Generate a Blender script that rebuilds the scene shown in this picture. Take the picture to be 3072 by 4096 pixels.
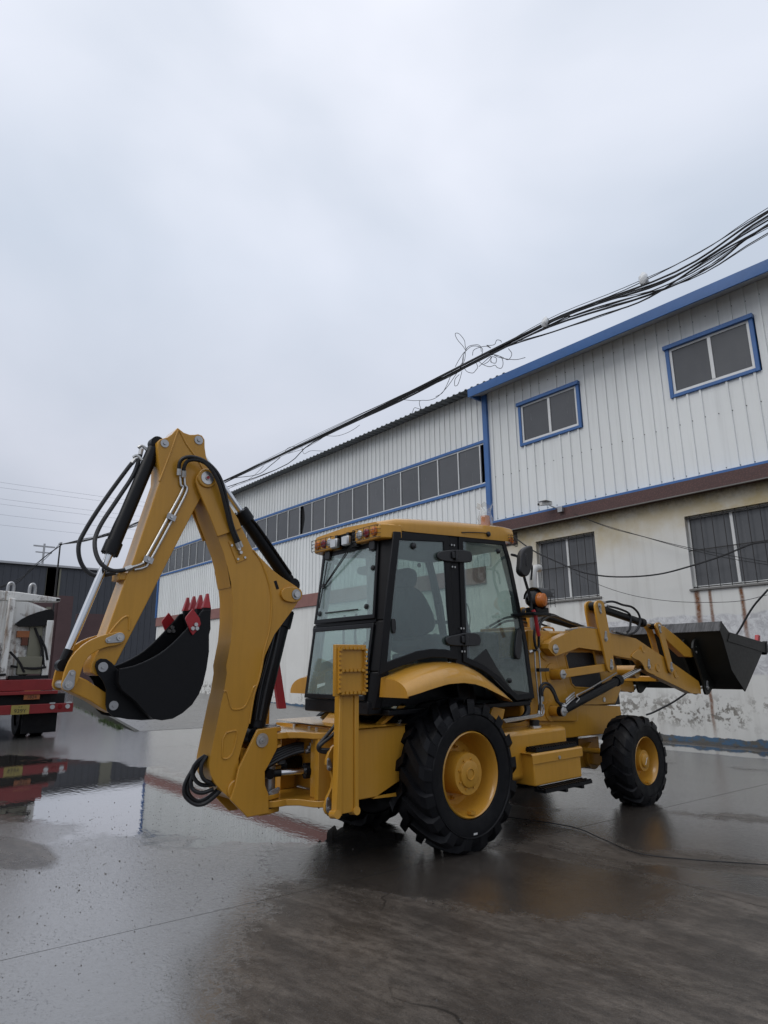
import bpy, math, random
from mathutils import Vector, Matrix
for o in list(bpy.data.objects): bpy.data.objects.remove(o)
SC = bpy.context.scene
COL = SC.collection
R = math.radians
rnd = random.Random(7)

# ------------------------------------------------------------------ camera
cam_d = bpy.data.cameras.new('camera')
cam = bpy.data.objects.new('camera', cam_d); COL.objects.link(cam)
SC.camera = cam
PITCH, ROLL, YAW = 0.234328, -0.010824, 0.860624
_f = Vector((-math.sin(YAW)*math.cos(PITCH), math.cos(YAW)*math.cos(PITCH), math.sin(PITCH)))
_r = Vector((math.cos(YAW), math.sin(YAW), 0)); _u = _r.cross(_f)
_c, _s = math.cos(ROLL), math.sin(ROLL)
_r2 = _c*_r + _s*_u; _u2 = -_s*_r + _c*_u
m = Matrix((( _r2.x, _u2.x, -_f.x, 5.29), (_r2.y, _u2.y, -_f.y, -4.80), (_r2.z, _u2.z, -_f.z, 1.68), (0, 0, 0, 1)))
cam.matrix_world = m
cam_d.sensor_fit = 'VERTICAL'; cam_d.sensor_height = 24.0; cam_d.lens = 24.0*2564.45/4096
cam_d.clip_start = 0.1; cam_d.clip_end = 3000

# ------------------------------------------------------------------ overcast sky and soft sun
W = bpy.data.worlds.new('World'); SC.world = W; W.use_nodes = True
nt = W.node_tree; N = nt.nodes; LK = nt.links
for n in list(N): N.remove(n)
out = N.new('ShaderNodeOutputWorld'); bg = N.new('ShaderNodeBackground')
sky = N.new('ShaderNodeTexSky'); sky.sky_type = 'NISHITA'; sky.sun_disc = False
SUN_EL, SUN_AZ = R(50), R(188)
sky.sun_elevation = SUN_EL; sky.sun_rotation = SUN_AZ; sky.air_density = 1.5; sky.dust_density = 4
sks = N.new('ShaderNodeVectorMath'); sks.operation = 'SCALE'; sks.inputs['Scale'].default_value = 0.10
LK.new(sky.outputs[0], sks.inputs[0])
tc = N.new('ShaderNodeTexCoord')
sep = N.new('ShaderNodeSeparateXYZ'); LK.new(tc.outputs['Generated'], sep.inputs[0])
grad = N.new('ShaderNodeValToRGB'); LK.new(sep.outputs['Z'], grad.inputs[0])
e = grad.color_ramp.elements
e[0].position = 0.0; e[0].color = (0.49, 0.525, 0.615, 1)
e[1].position = 0.85; e[1].color = (0.97, 0.99, 1.08, 1)
e2 = e.new(0.22); e2.color = (0.625, 0.65, 0.74, 1)
e3 = e.new(0.55); e3.color = (0.80, 0.845, 0.955, 1)
mp = N.new('ShaderNodeMapping'); mp.inputs['Scale'].default_value = (1.0, 1.0, 1.7); mp.inputs['Location'].default_value = (1.2, 5.6, 3.3)
LK.new(tc.outputs['Generated'], mp.inputs[0])
ns = N.new('ShaderNodeTexNoise'); ns.inputs['Scale'].default_value = 1.5; ns.inputs['Detail'].default_value = 5; ns.inputs['Roughness'].default_value = 0.42
ns.inputs['Distortion'].default_value = 0.25
LK.new(mp.outputs[0], ns.inputs['Vector'])
nr = N.new('ShaderNodeValToRGB'); LK.new(ns.outputs['Fac'], nr.inputs[0])
nr.color_ramp.elements[0].position = 0.36; nr.color_ramp.elements[0].color = (0.745, 0.785, 0.81, 1)
nr.color_ramp.elements[1].position = 0.62; nr.color_ramp.elements[1].color = (1.04, 1.035, 1.03, 1)
mul = N.new('ShaderNodeMix'); mul.data_type = 'RGBA'; mul.blend_type = 'MULTIPLY'; mul.inputs['Factor'].default_value = 1
LK.new(grad.outputs[0], mul.inputs['A']); LK.new(nr.outputs[0], mul.inputs['B'])
mixs = N.new('ShaderNodeMix'); mixs.data_type = 'RGBA'; mixs.inputs['Factor'].default_value = 0.92
LK.new(sks.outputs[0], mixs.inputs['A']); LK.new(mul.outputs['Result'], mixs.inputs['B'])
LK.new(mixs.outputs['Result'], bg.inputs[0]); bg.inputs[1].default_value = 1.04
LK.new(bg.outputs[0], out.inputs[0])

sun_d = bpy.data.lights.new('sun', 'SUN'); sun_d.energy = 1.0; sun_d.angle = R(40); sun_d.color = (1.0, 0.97, 0.93)
sun = bpy.data.objects.new('sun', sun_d); COL.objects.link(sun)
# sky rotation is measured from +Y clockwise
sd = Vector((math.sin(SUN_AZ)*math.cos(SUN_EL), math.cos(SUN_AZ)*math.cos(SUN_EL), math.sin(SUN_EL)))
sun.rotation_euler = sd.to_track_quat('Z', 'Y').to_euler(); sun.location = sd*40
SC.view_settings.view_transform = 'Standard'; SC.view_settings.look = 'None'
SC.view_settings.exposure = 0.0; SC.view_settings.gamma = 1.0; SC.view_settings.use_curve_mapping = False
SC.cycles.max_bounces = 6; SC.cycles.diffuse_bounces = 3; SC.cycles.glossy_bounces = 3; SC.cycles.transparent_max_bounces = 16
SC.cycles.caustics_reflective = False; SC.cycles.caustics_refractive = False

# ------------------------------------------------------------------ helpers
BASE = {}
def tag(o, label, cat, group=None):
    o['label'] = label; o['category'] = cat
    if group: o['group'] = group
    return o
def thing(name, label, cat, loc=(0, 0, 0), group=None):
    o = bpy.data.objects.new(name, None); COL.objects.link(o); o.location = loc
    o.empty_display_size = 0.3
    BASE[o.name] = Vector(loc)
    return tag(o, label, cat, group)
def base_of(p):
    return BASE.get(p.name, Vector((0, 0, 0))) if p else Vector((0, 0, 0))

class MB:
    """collects pieces of one mesh"""
    def __init__(s): s.v = []; s.f = []; s.sm = []
    def add(s, vs, fs, smooth=False):
        b = len(s.v); s.v += [tuple(v) for v in vs]
        for f in fs: s.f.append([b+i for i in f]); s.sm.append(smooth)
        return s
    def prism(s, pts, vec):
        """closed polygon (3d points) pushed along vec"""
        n = len(pts); vec = Vector(vec); p = [Vector(q) for q in pts]
        s.add(p+[q+vec for q in p], [list(range(n))[::-1], list(range(n, 2*n))]+[[i, (i+1) % n, n+(i+1) % n, n+i] for i in range(n)]); return s
    def yz(s, pts, x0, x1): return s.prism([(x0, a, b) for a, b in pts], (x1-x0, 0, 0))
    def xy(s, pts, z0, z1): return s.prism([(a, b, z0) for a, b in pts], (0, 0, z1-z0))
    def xz(s, pts, y0, y1): return s.prism([(a, y0, b) for a, b in pts], (0, y1-y0, 0))
    def box(s, x0, x1, y0, y1, z0, z1): return s.prism([(x0, y0, z0), (x1, y0, z0), (x1, y1, z0), (x0, y1, z0)], (0, 0, z1-z0))
    def ring(s, outer, inner, x0, x1):
        """frame between two equal-count yz outlines"""
        n = len(outer); vs = [(x0, a, b) for a, b in outer]+[(x0, a, b) for a, b in inner]+[(x1, a, b) for a, b in outer]+[(x1, a, b) for a, b in inner]
        fs = []
        for i in range(n):
            j = (i+1) % n
            fs += [[i, j, n+j, n+i], [2*n+i, 3*n+i, 3*n+j, 2*n+j], [i, 2*n+i, 2*n+j, j], [n+i, n+j, 3*n+j, 3*n+i]]
        return s.add(vs, fs)
    def cyl(s, p0, p1, r, r1=None, seg=20, cap=True):
        p0, p1 = Vector(p0), Vector(p1); r1 = r if r1 is None else r1
        d = (p1-p0).normalized(); a = d.orthogonal().normalized(); b = d.cross(a)
        vs = []
        for p, rr in ((p0, r), (p1, r1)):
            for i in range(seg):
                t = 2*math.pi*i/seg; vs.append(p+rr*(math.cos(t)*a+math.sin(t)*b))
        fs = [[i, (i+1) % seg, seg+(i+1) % seg, seg+i] for i in range(seg)]
        s.add(vs, fs, True)
        if cap: s.add(vs, [list(range(seg))[::-1], list(range(seg, 2*seg))])
        return s
    def lathe(s, prof, c, axis=(1, 0, 0), seg=40, smooth=True):
        """prof: (along axis, radius); closed outline when first==last"""
        c = Vector(c); d = Vector(axis).normalized(); a = Vector((0, 0, 1)) if abs(d.z) < .9 else Vector((1, 0, 0)); b = d.cross(a)
        vs = []; n = len(prof)
        for i in range(seg):
            t = 2*math.pi*i/seg
            for h, r in prof: vs.append(c+d*h+r*(math.cos(t)*a+math.sin(t)*b))
        fs = []
        for i in range(seg):
            j = (i+1) % seg
            for k in range(n-1):
                if prof[k] != prof[k+1]: fs.append([i*n+k, j*n+k, j*n+k+1, i*n+k+1])
        return s.add(vs, fs, smooth)
    def tube(s, pts, r, seg=8, sub=5, cap=True):
        P = curve(pts, sub) if sub > 1 else [Vector(p) for p in pts]
        n = len(P); vs = []; a = None
        for i in range(n):
            d = (P[min(i+1, n-1)]-P[max(i-1, 0)])
            d = d.normalized() if d.length > 1e-9 else Vector((0, 0, 1))
            a = d.orthogonal().normalized() if a is None else (a-d*a.dot(d)).normalized()
            b = d.cross(a)
            for k in range(seg):
                t = 2*math.pi*k/seg; vs.append(P[i]+r*(math.cos(t)*a+math.sin(t)*b))
        fs = [[i*seg+k, i*seg+(k+1) % seg, (i+1)*seg+(k+1) % seg, (i+1)*seg+k] for i in range(n-1) for k in range(seg)]
        s.add(vs, fs, True)
        if cap: s.add(vs, [list(range(seg))[::-1], [(n-1)*seg+k for k in range(seg)]])
        return s
    def ball(s, c, r, sx=1, sy=1, sz=1, u=14, v=9):
        c = Vector(c); vs = []
        for j in range(v+1):
            ph = math.pi*j/v
            for i in range(u):
                t = 2*math.pi*i/u; vs.append(c+Vector((r*sx*math.sin(ph)*math.cos(t), r*sy*math.sin(ph)*math.sin(t), r*sz*math.cos(ph))))
        return s.add(vs, [[j*u+i, j*u+(i+1) % u, (j+1)*u+(i+1) % u, (j+1)*u+i] for j in range(v) for i in range(u)], True)
    def mirror(s):
        q = MB(); q.v = [(-a, b, c) for a, b, c in s.v]; q.f = [f[::-1] for f in s.f]; q.sm = list(s.sm); return q
    def mesh(s, name, mat, off=Vector((0, 0, 0)), angle=35, fix=True):
        me = bpy.data.meshes.new(name)
        me.from_pydata([(v[0]-off.x, v[1]-off.y, v[2]-off.z) for v in s.v], [], s.f)
        if mat: me.materials.append(mat)
        if fix:
            import bmesh
            bm = bmesh.new(); bm.from_mesh(me)
            bmesh.ops.recalc_face_normals(bm, faces=bm.faces); bm.to_mesh(me); bm.free()
        for p in me.polygons: p.use_smooth = True
        me.set_sharp_from_angle(angle=R(angle))
        me.validate(); me.update()
        return me
    def build(s, name, mat, parent=None, bevel=0, angle=35, kind=None, fix=True):
        o = bpy.data.objects.new(name, s.mesh(name, mat, base_of(parent), angle, fix)); COL.objects.link(o)
        if parent:
            o.parent = parent; BASE[o.name] = base_of(parent)
        if bevel:
            b = o.modifiers.new('bevel', 'BEVEL'); b.width = bevel; b.segments = 2; b.limit_method = 'ANGLE'; b.angle_limit = R(40); b.harden_normals = False
        if kind: o['kind'] = kind
        return o
    def both(s, name, mat, pa, pb, bevel=0, angle=35):
        """the piece and its mirror image across the machine's centre plane"""
        return s.build(name, mat, pa, bevel, angle), s.mirror().build(name, mat, pb, bevel, angle)

def curve(pts, sub=6):
    P = [Vector(p) for p in pts]
    if len(P) < 3: return P
    Q = [2*P[0]-P[1]]+P+[2*P[-1]-P[-2]]; outp = []
    for i in range(1, len(Q)-2):
        p0, p1, p2, p3 = Q[i-1:i+3]
        for k in range(sub):
            t = k/sub
            outp.append(0.5*((2*p1)+(p2-p0)*t+(2*p0-5*p1+4*p2-p3)*t*t+(3*p1-p0-3*p2+p3)*t**3))
    return outp+[P[-1]]
def chaikin(pts, it=1, closed=True):
    for _ in range(it):
        q = []; n = len(pts)
        for i in range(n if closed else n-1):
            a, b = pts[i], pts[(i+1) % n]
            q.append(tuple(.75*x+.25*y for x, y in zip(a, b))); q.append(tuple(.25*x+.75*y for x, y in zip(a, b)))
        pts = q
    return pts
def inset(poly, d):
    n = len(poly); area = sum(poly[i][0]*poly[(i+1) % n][1]-poly[(i+1) % n][0]*poly[i][1] for i in range(n)); sgn = 1 if area > 0 else -1
    o = []
    for i in range(n):
        a, b, c = (Vector(poly[i-1]), Vector(poly[i]), Vector(poly[(i+1) % n]))
        e1 = (b-a).normalized(); e2 = (c-b).normalized()
        n1 = Vector((-e1.y, e1.x))*sgn; n2 = Vector((-e2.y, e2.x))*sgn
        m_ = (n1+n2); m_ = m_.normalized() if m_.length > 1e-6 else n1
        k = d/max(.45, m_.dot(n1)); o.append((b.x+m_.x*k, b.y+m_.y*k))
    return o
def circ(c, r, n=24): return [(c[0]+r*math.cos(2*math.pi*i/n), c[1]+r*math.sin(2*math.pi*i/n)) for i in range(n)]
def lerp(a, b, t): return tuple(x+(y-x)*t for x, y in zip(a, b))
def interp(tab, x):
    if x <= tab[0][0]: return tab[0][1]
    for (a, b), (c, d) in zip(tab, tab[1:]):
        if x <= c: return b+(d-b)*(x-a)/(c-a)
    return tab[-1][1]
def textmesh(body, size, name, mat, parent, loc, rot, off=.001, align='CENTER'):
    cu = bpy.data.curves.new(name, 'FONT'); cu.body = body; cu.size = size; cu.align_x = align; cu.align_y = 'CENTER'; cu.extrude = off
    t = bpy.data.objects.new(name, cu); COL.objects.link(t)
    bpy.context.view_layer.update()
    me = bpy.data.meshes.new_from_object(t.evaluated_get(bpy.context.evaluated_depsgraph_get()))
    bpy.data.objects.remove(t); me.materials.clear(); me.materials.append(mat)
    o = bpy.data.objects.new(name, me); COL.objects.link(o); o.parent = parent
    o.location = Vector(loc)-base_of(parent); o.rotation_euler = rot
    return o

# measured outlines, metres: (y, z) in a side plane, (x, z) in the plane of the wires, or (x, y, z)
O = {
 'stick': [(-2.7154, 3.724), (-2.6582, 3.6927), (-2.6019, 3.6855), (-2.5574, 3.6959), (-2.5241, 3.7093), (-2.487, 3.7042), (-2.4596, 3.6704), (-2.4542, 3.5973), (-2.4354, 3.5103), (-2.3739, 3.4092), (-2.3601, 3.2653), (-2.4612, 3.1317), (-2.516, 3.0197), (-2.7247, 2.5337), (-2.8824, 2.157), (-3.0758, 1.7068), (-3.1136, 1.6758), (-3.1625, 1.6276), (-3.2059, 1.624), (-3.2468, 1.6466), (-3.2563, 1.7037), (-3.217, 1.7967), (-3.1642, 1.9507), (-3.0456, 2.4023), (-3.0071, 2.5167), (-2.8396, 3.2071), (-2.8424, 3.3184), (-2.8565, 3.3692), (-2.876, 3.4945), (-2.8803, 3.5532), (-2.8645, 3.5818), (-2.8, 3.6152), (-2.7649, 3.6509)],
 'ear': [(-2.5399, 3.2563), (-2.53, 3.313), (-2.4951, 3.3493), (-2.445, 3.3645), (-2.3928, 3.3554), (-2.3644, 3.3216), (-2.2978, 3.2103), (-2.1965, 3.0759), (-2.1202, 2.9809), (-2.0801, 2.8971), (-2.3103, 2.7915), (-2.3876, 2.9543), (-2.5072, 3.1747)],
 'boom': [(-2.4937, 3.2373), (-2.4315, 3.3373), (-2.3726, 3.3146), (-2.2851, 3.2067), (-2.1836, 3.0771), (-2.0671, 2.9086), (-1.9458, 2.7161), (-1.8294, 2.6264), (-1.7243, 2.5459), (-1.6315, 2.4914), (-1.5512, 2.4555), (-1.4627, 2.4127), (-1.4209, 2.3696), (-1.4156, 2.3183), (-1.4652, 2.2417), (-1.5169, 2.1773), (-1.618, 2.0516), (-1.6918, 1.9625), (-1.7446, 1.8543), (-1.7849, 1.7693), (-1.8062, 1.6855), (-1.8374, 1.5513), (-1.8688, 1.4398), (-1.9176, 1.2014), (-1.9793, 1.0275), (-2.005, 0.9239), (-1.9988, 0.8374), (-1.9758, 0.778), (-1.943, 0.7268), (-1.9348, 0.669), (-1.9553, 0.6245), (-2.0101, 0.6036), (-2.0656, 0.6155), (-2.1337, 0.675), (-2.213, 0.7583), (-2.2539, 0.8273), (-2.2682, 0.8933), (-2.266, 0.9487), (-2.1874, 1.3905), (-2.1693, 1.4682), (-2.1495, 1.6262), (-2.158, 1.6886), (-2.1232, 1.9017), (-2.1158, 2.0568), (-2.1221, 2.2345), (-2.1473, 2.3919), (-2.189, 2.5275), (-2.1483, 2.3605), (-2.1858, 2.5284), (-2.2334, 2.6636), (-2.2981, 2.7969), (-2.3883, 2.9805)],
 'kingpost': [(-1.8594, 1.1508), (-1.6643, 1.1606), (-1.654, 0.9942), (-1.6734, 0.9561), (-1.7417, 0.8494), (-1.7756, 0.8043), (-1.7679, 0.6926), (-1.7336, 0.6213), (-1.7221, 0.4654), (-1.928, 0.4644), (-2.0892, 0.6202), (-2.0507, 0.7262), (-2.0238, 0.859), (-1.9082, 1.0642)],
 'recess': [(-2.1577, 1.1377), (-2.0475, 1.1569), (-2.0263, 1.1379), (-2.0613, 0.9769), (-2.1035, 0.9352), (-2.1473, 0.9374), (-2.1614, 0.9576)],
 'lug': [(-1.6463, 2.3383), (-1.6281, 2.3787), (-1.5762, 2.4014), (-1.4963, 2.4069), (-1.435, 2.3916), (-1.4109, 2.353), (-1.4194, 2.3067), (-1.4525, 2.2729), (-1.5191, 2.2592), (-1.5986, 2.2684), (-1.636, 2.2998)],
 'weld_boom': [(0.125, -1.9456, 2.7154), (0.125, -1.8675, 2.6339), (0.125, -1.8063, 2.5165), (0.125, -1.7572, 2.3867), (0.125, -1.7336, 2.2555), (0.125, -1.7328, 2.124), (0.125, -1.7492, 1.9827), (0.125, -1.7822, 1.8646), (0.125, -1.7983, 1.8009), (0.125, -1.8123, 1.6856), (0.125, -1.8434, 1.5514), (0.125, -1.8807, 1.4402), (0.125, -1.9176, 1.2014)],
 'weld_v': [(0.125, -2.1697, 1.476), (0.125, -2.1476, 1.4793), (0.125, -2.1287, 1.4372), (0.125, -2.1023, 1.3574), (0.125, -2.0726, 1.3265), (0.125, -1.9873, 1.3321), (0.125, -1.9431, 1.38), (0.125, -1.8893, 1.4993), (0.125, -1.8637, 1.5139)],
 'weld_stick': [(0.105, -3.1451, 1.9375), (0.105, -3.1008, 2.0029), (0.105, -3.0547, 2.0555), (0.105, -3.0188, 2.0728), (0.105, -3.0032, 2.0527), (0.105, -2.9964, 1.9687)],
 'weld_head1': [(0.105, -2.7114, 3.697), (0.105, -2.7643, 3.4858), (0.105, -2.8421, 3.212)],
 'weld_head2': [(0.105, -2.6973, 3.7003), (0.105, -2.6295, 3.5926), (0.105, -2.5273, 3.48), (0.105, -2.4595, 3.3926)],
 'banana': [(-3.0657, 1.9545), (-3.1635, 1.9358), (-3.2574, 1.9024), (-3.3225, 1.8615), (-3.3766, 1.8084), (-3.4165, 1.7477), (-3.4418, 1.6709), (-3.4522, 1.5948), (-3.4554, 1.5612), (-3.4448, 1.5357), (-3.4189, 1.5198), (-3.3867, 1.5238), (-3.3641, 1.546), (-3.3403, 1.6008), (-3.3232, 1.6867), (-3.3103, 1.7301), (-3.2802, 1.7738), (-3.2317, 1.8093), (-3.1638, 1.8366), (-3.0932, 1.8481), (-3.0402, 1.867), (-3.0265, 1.902), (-3.0415, 1.9385)],
 'hlink': [(-3.4161, 1.5675), (-3.3954, 1.6099), (-3.3561, 1.6351), (-3.2674, 1.5942), (-3.1192, 1.4976), (-3.0384, 1.4414), (-3.0078, 1.4001), (-3.0267, 1.3567), (-3.0706, 1.3458), (-3.1213, 1.3703), (-3.2275, 1.4405), (-3.3692, 1.5105), (-3.4041, 1.5287)],
 'bucketside': [(-3.0892, 1.6663), (-2.9786, 1.6872), (-2.8435, 1.7451), (-2.7424, 1.8099), (-2.6493, 1.8955), (-2.5639, 1.9884), (-2.4812, 2.0839), (-2.4468, 2.1298), (-2.3827, 2.1377), (-2.3711, 1.9889), (-2.3823, 1.9393), (-2.3746, 1.8024), (-2.3881, 1.6671), (-2.4124, 1.5437), (-2.4441, 1.4646), (-2.4956, 1.3877), (-2.572, 1.3273), (-2.6481, 1.2908), (-2.734, 1.2825), (-2.801, 1.2971), (-2.87, 1.3519), (-2.9495, 1.4346), (-3.0547, 1.517), (-3.0856, 1.5701)],
 'bucketear': [(-3.2328, 1.6946), (-3.2273, 1.7298), (-3.1987, 1.75), (-3.1589, 1.7473), (-3.1166, 1.7203), (-3.0672, 1.6662), (-3.0319, 1.5673), (-3.0093, 1.5133), (-2.9017, 1.4291), (-2.8208, 1.3491), (-2.7401, 1.2862), (-2.8534, 1.2858), (-2.9647, 1.2995), (-3.0742, 1.3276), (-3.1168, 1.3645), (-3.1315, 1.4127), (-3.1396, 1.5262), (-3.1665, 1.5839), (-3.2104, 1.6373)],
 'cutter': [(-2.5443, 2.146), (-2.4822, 2.0731), (-2.4667, 2.0246), (-2.4921, 1.9751), (-2.5311, 1.9326), (-2.5536, 1.9639), (-2.6007, 2.059), (-2.5968, 2.0785)],
 'pin_stick': [(-2.4446, 3.299)],
 'pin_head_l': [(-2.8223, 3.553)],
 'pin_head_r': [(-2.5183, 3.6514)],
 'pin_link_a': [(-3.0755, 1.9083)],
 'pin_link_a2': [(-3.1564, 1.886)],
 'pin_link_b': [(-3.411, 1.5668)],
 'pin_link_b2': [(-3.3939, 1.6446)],
 'pin_bucket': [(-3.1802, 1.6878)],
 'pin_bucket2': [(-3.0785, 1.405)],
 'pin_boom': [(-2.0221, 0.6851)],
 'pin_king': [(-1.8147, 1.0617)],
 'pin_lug': [(-1.4843, 2.3366)],
 'cut_b': [(-2.5135, 2.0183), (-2.5396, 1.9865), (-2.5033, 1.9875)],
 'cyl_bk_end': [(-3.43, 1.7032)],
 'gland_bk': [(-3.1337, 2.5819)],
 'bar_bk_top': [(-2.8558, 3.5691)],
 'gland_st': [(-2.0072, 3.0758)],
 'plateb': [(-2.1944, 2.7649), (-2.1129, 2.7964), (-2.0024, 2.6264), (-2.1026, 2.5785)],
 'slot': [(-1.7028, 2.4462), (-1.671, 2.3813)],
 'tooth': [(-2.4013, 2.2827), (-2.3998, 2.1615)],
 'clampA': [(-2.73, 2.9109)],
 'clampB': [(-2.8962, 2.5323)],
 'hose_a': [(0.14, -2.6918, 3.3066), (0.16, -2.7004, 3.3868), (0.18, -2.6742, 3.4327), (0.2, -2.6079, 3.4522), (0.21, -2.5117, 3.4396), (0.22, -2.423, 3.3884), (0.22, -2.3497, 3.308), (0.21, -2.2919, 3.1874), (0.19, -2.2394, 3.045), (0.17, -2.1738, 2.8816), (0.15, -2.085, 2.7415)],
 'hose_b': [(0.14, -2.648, 3.2986), (0.16, -2.6584, 3.357), (0.18, -2.6401, 3.4102), (0.2, -2.5845, 3.4306), (0.21, -2.4993, 3.4201), (0.22, -2.4271, 3.3599), (0.22, -2.3651, 3.272), (0.21, -2.3138, 3.1616), (0.19, -2.2557, 3.0205), (0.17, -2.1972, 2.8785), (0.15, -2.1083, 2.7279)],
 'pipe_a': [(0.12, -2.6737, 3.2931), (0.12, -2.6606, 3.2089), (0.12, -2.6417, 3.1691), (0.12, -2.7428, 2.9304), (0.12, -2.9085, 2.554), (0.12, -2.9433, 2.4964), (0.12, -3.0408, 2.4534)],
 'pipe_b': [(0.12, -2.6325, 3.279), (0.12, -2.623, 3.2156), (0.12, -2.6052, 3.1591), (0.12, -2.7095, 2.9037), (0.12, -2.8768, 2.5273), (0.12, -2.9216, 2.4688), (0.12, -2.9971, 2.4427)],
 'hose_c': [(-0.02, -2.9729, 3.4854), (-0.02, -2.9789, 3.4299), (-0.03, -3.0183, 3.2639), (-0.04, -3.1254, 3.0381), (-0.04, -3.2235, 2.8405), (-0.03, -3.2676, 2.7237), (0.0, -3.2829, 2.639), (0.04, -3.2732, 2.5474), (0.08, -3.2377, 2.4693), (0.1, -3.1672, 2.4255), (0.11, -3.0874, 2.4312), (0.12, -3.0361, 2.4538)],
 'hose_d': [(-0.04, -3.0154, 3.4006), (-0.05, -3.0655, 3.3128), (-0.08, -3.1759, 3.1001), (-0.1, -3.2756, 2.8942), (-0.12, -3.339, 2.7392), (-0.12, -3.367, 2.6473), (-0.11, -3.3605, 2.5492), (-0.1, -3.3238, 2.4643), (-0.08, -3.2654, 2.4091), (-0.05, -3.1999, 2.3966), (0.0, -3.1244, 2.4166), (0.06, -3.0795, 2.428)],
 'hose_e': [(0.0, -2.936, 3.3796), (0.0, -2.9676, 3.2557), (0.0, -3.0511, 3.0418), (0.0, -3.1245, 2.8672), (0.0, -3.1701, 2.7309), (0.0, -3.1917, 2.6542), (0.0, -3.1803, 2.6309)],
 'loop1': [(0.06, -2.2784, 0.9672), (0.05, -2.3347, 0.9295), (0.03, -2.3639, 0.8748), (0.03, -2.3605, 0.8191), (0.04, -2.3199, 0.7605), (0.05, -2.2603, 0.7363), (0.06, -2.18, 0.7373)],
 'loop2': [(0.02, -2.2696, 0.9579), (-0.02, -2.3308, 0.8755), (-0.05, -2.3835, 0.7664), (-0.06, -2.3892, 0.6829), (-0.05, -2.3538, 0.6247), (-0.02, -2.2921, 0.5841), (0.02, -2.2377, 0.5915), (0.05, -2.1801, 0.6341), (0.07, -2.1282, 0.6858)],
 'loop3': [(0.0, -2.2441, 0.9585), (-0.03, -2.2853, 0.898), (-0.06, -2.3393, 0.7973), (-0.07, -2.3563, 0.7238), (-0.06, -2.3411, 0.6585), (-0.04, -2.2843, 0.6078), (0.0, -2.2194, 0.6232), (0.04, -2.1456, 0.6841)],
 'loop4': [(0.08, -2.272, 0.9684), (0.08, -2.311, 0.9116), (0.08, -2.3176, 0.8476), (0.08, -2.2881, 0.7892), (0.08, -2.2227, 0.754), (0.08, -2.1789, 0.735)],
 'loop5': [(0.05, -2.2888, 0.9531), (0.02, -2.3383, 0.8711), (0.0, -2.36, 0.7788), (0.0, -2.3513, 0.7226), (0.02, -2.3168, 0.6889), (0.04, -2.2628, 0.6801), (0.06, -2.1887, 0.7012)],
 'swhose0': [(-0.02, -1.7215, 0.8631), (0.02, -1.6249, 0.9234), (0.05, -1.5195, 0.9627), (0.08, -1.4113, 0.9871), (0.12, -1.3463, 0.9849)],
 'swhose1': [(0.01, -1.738, 0.8456), (0.04, -1.6362, 0.904), (0.07, -1.5314, 0.9452), (0.1, -1.4238, 0.9715), (0.14, -1.3594, 0.9739)],
 'swhose2': [(0.04, -1.7545, 0.8285), (0.06, -1.6474, 0.8847), (0.09, -1.5433, 0.9278), (0.12, -1.4363, 0.9561), (0.16, -1.3725, 0.9631)],
 'swhose3': [(0.07, -1.7711, 0.8116), (0.08, -1.6587, 0.8657), (0.11, -1.5552, 0.9106), (0.14, -1.4489, 0.9409), (0.18, -1.3855, 0.9523)],
 'swhose4': [(0.1, -1.7876, 0.7951), (0.1, -1.67, 0.8469), (0.13, -1.5671, 0.8936), (0.16, -1.4615, 0.9258), (0.2, -1.3986, 0.9417)],
 'stabhose1': [(0.62, -1.3622, 1.1829), (0.6, -1.3982, 1.1349), (0.57, -1.4516, 1.0683), (0.56, -1.4937, 1.0224), (0.56, -1.4869, 0.9832), (0.58, -1.4448, 0.9668), (0.62, -1.3603, 0.9676)],
 'stabhose2': [(0.62, -1.3617, 1.1238), (0.6, -1.3976, 1.0859), (0.58, -1.4645, 1.0409), (0.57, -1.4881, 1.0131), (0.57, -1.4754, 0.9927), (0.59, -1.4396, 0.9865), (0.62, -1.3604, 0.9822)],
 'qwin': [(-0.6871, 2.962), (0.0849, 3.0267), (0.1045, 2.7202), (0.1167, 2.2771), (0.167, 1.7223), (-0.0309, 1.7437), (-0.2014, 1.7482), (-0.3874, 1.7269), (-0.5473, 1.6852), (-0.7394, 1.6359), (-0.8964, 1.5868), (-0.8053, 2.2307)],
 'door': [(0.2494, 3.0386), (1.0294, 3.0804), (1.1301, 2.8158), (1.2203, 2.4368), (1.3365, 1.9078), (1.4079, 1.2964), (1.0859, 1.2819), (0.9624, 1.3615), (0.7702, 1.5015), (0.533, 1.6152), (0.2453, 1.7023), (0.248, 2.2837)],
 'hinge1': [(-0.1094, 2.7838), (-0.0858, 2.8179), (0.0162, 2.8446), (0.155, 2.8676), (0.3692, 2.8823), (0.4283, 2.8552), (0.4299, 2.7639), (0.3368, 2.742), (0.0106, 2.7242), (-0.1003, 2.7373)],
 'hinge2': [(-0.0268, 1.919), (0.0079, 1.9572), (0.1312, 1.9749), (0.2698, 2.0011), (0.4461, 1.9974), (0.5091, 1.9671), (0.5056, 1.8804), (0.4255, 1.8638), (0.1703, 1.8612), (0.0036, 1.867)],
 'fendtop': [(-0.9741, 1.5045), (-0.8569, 1.5523), (-0.727, 1.5973), (-0.5736, 1.6408), (-0.4351, 1.6732), (-0.2926, 1.6936), (-0.1247, 1.7072), (0.0484, 1.7079), (0.2041, 1.6951), (0.3401, 1.6636), (0.4783, 1.6159), (0.6652, 1.5194), (0.8814, 1.4004), (1.0283, 1.3062)],
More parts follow.
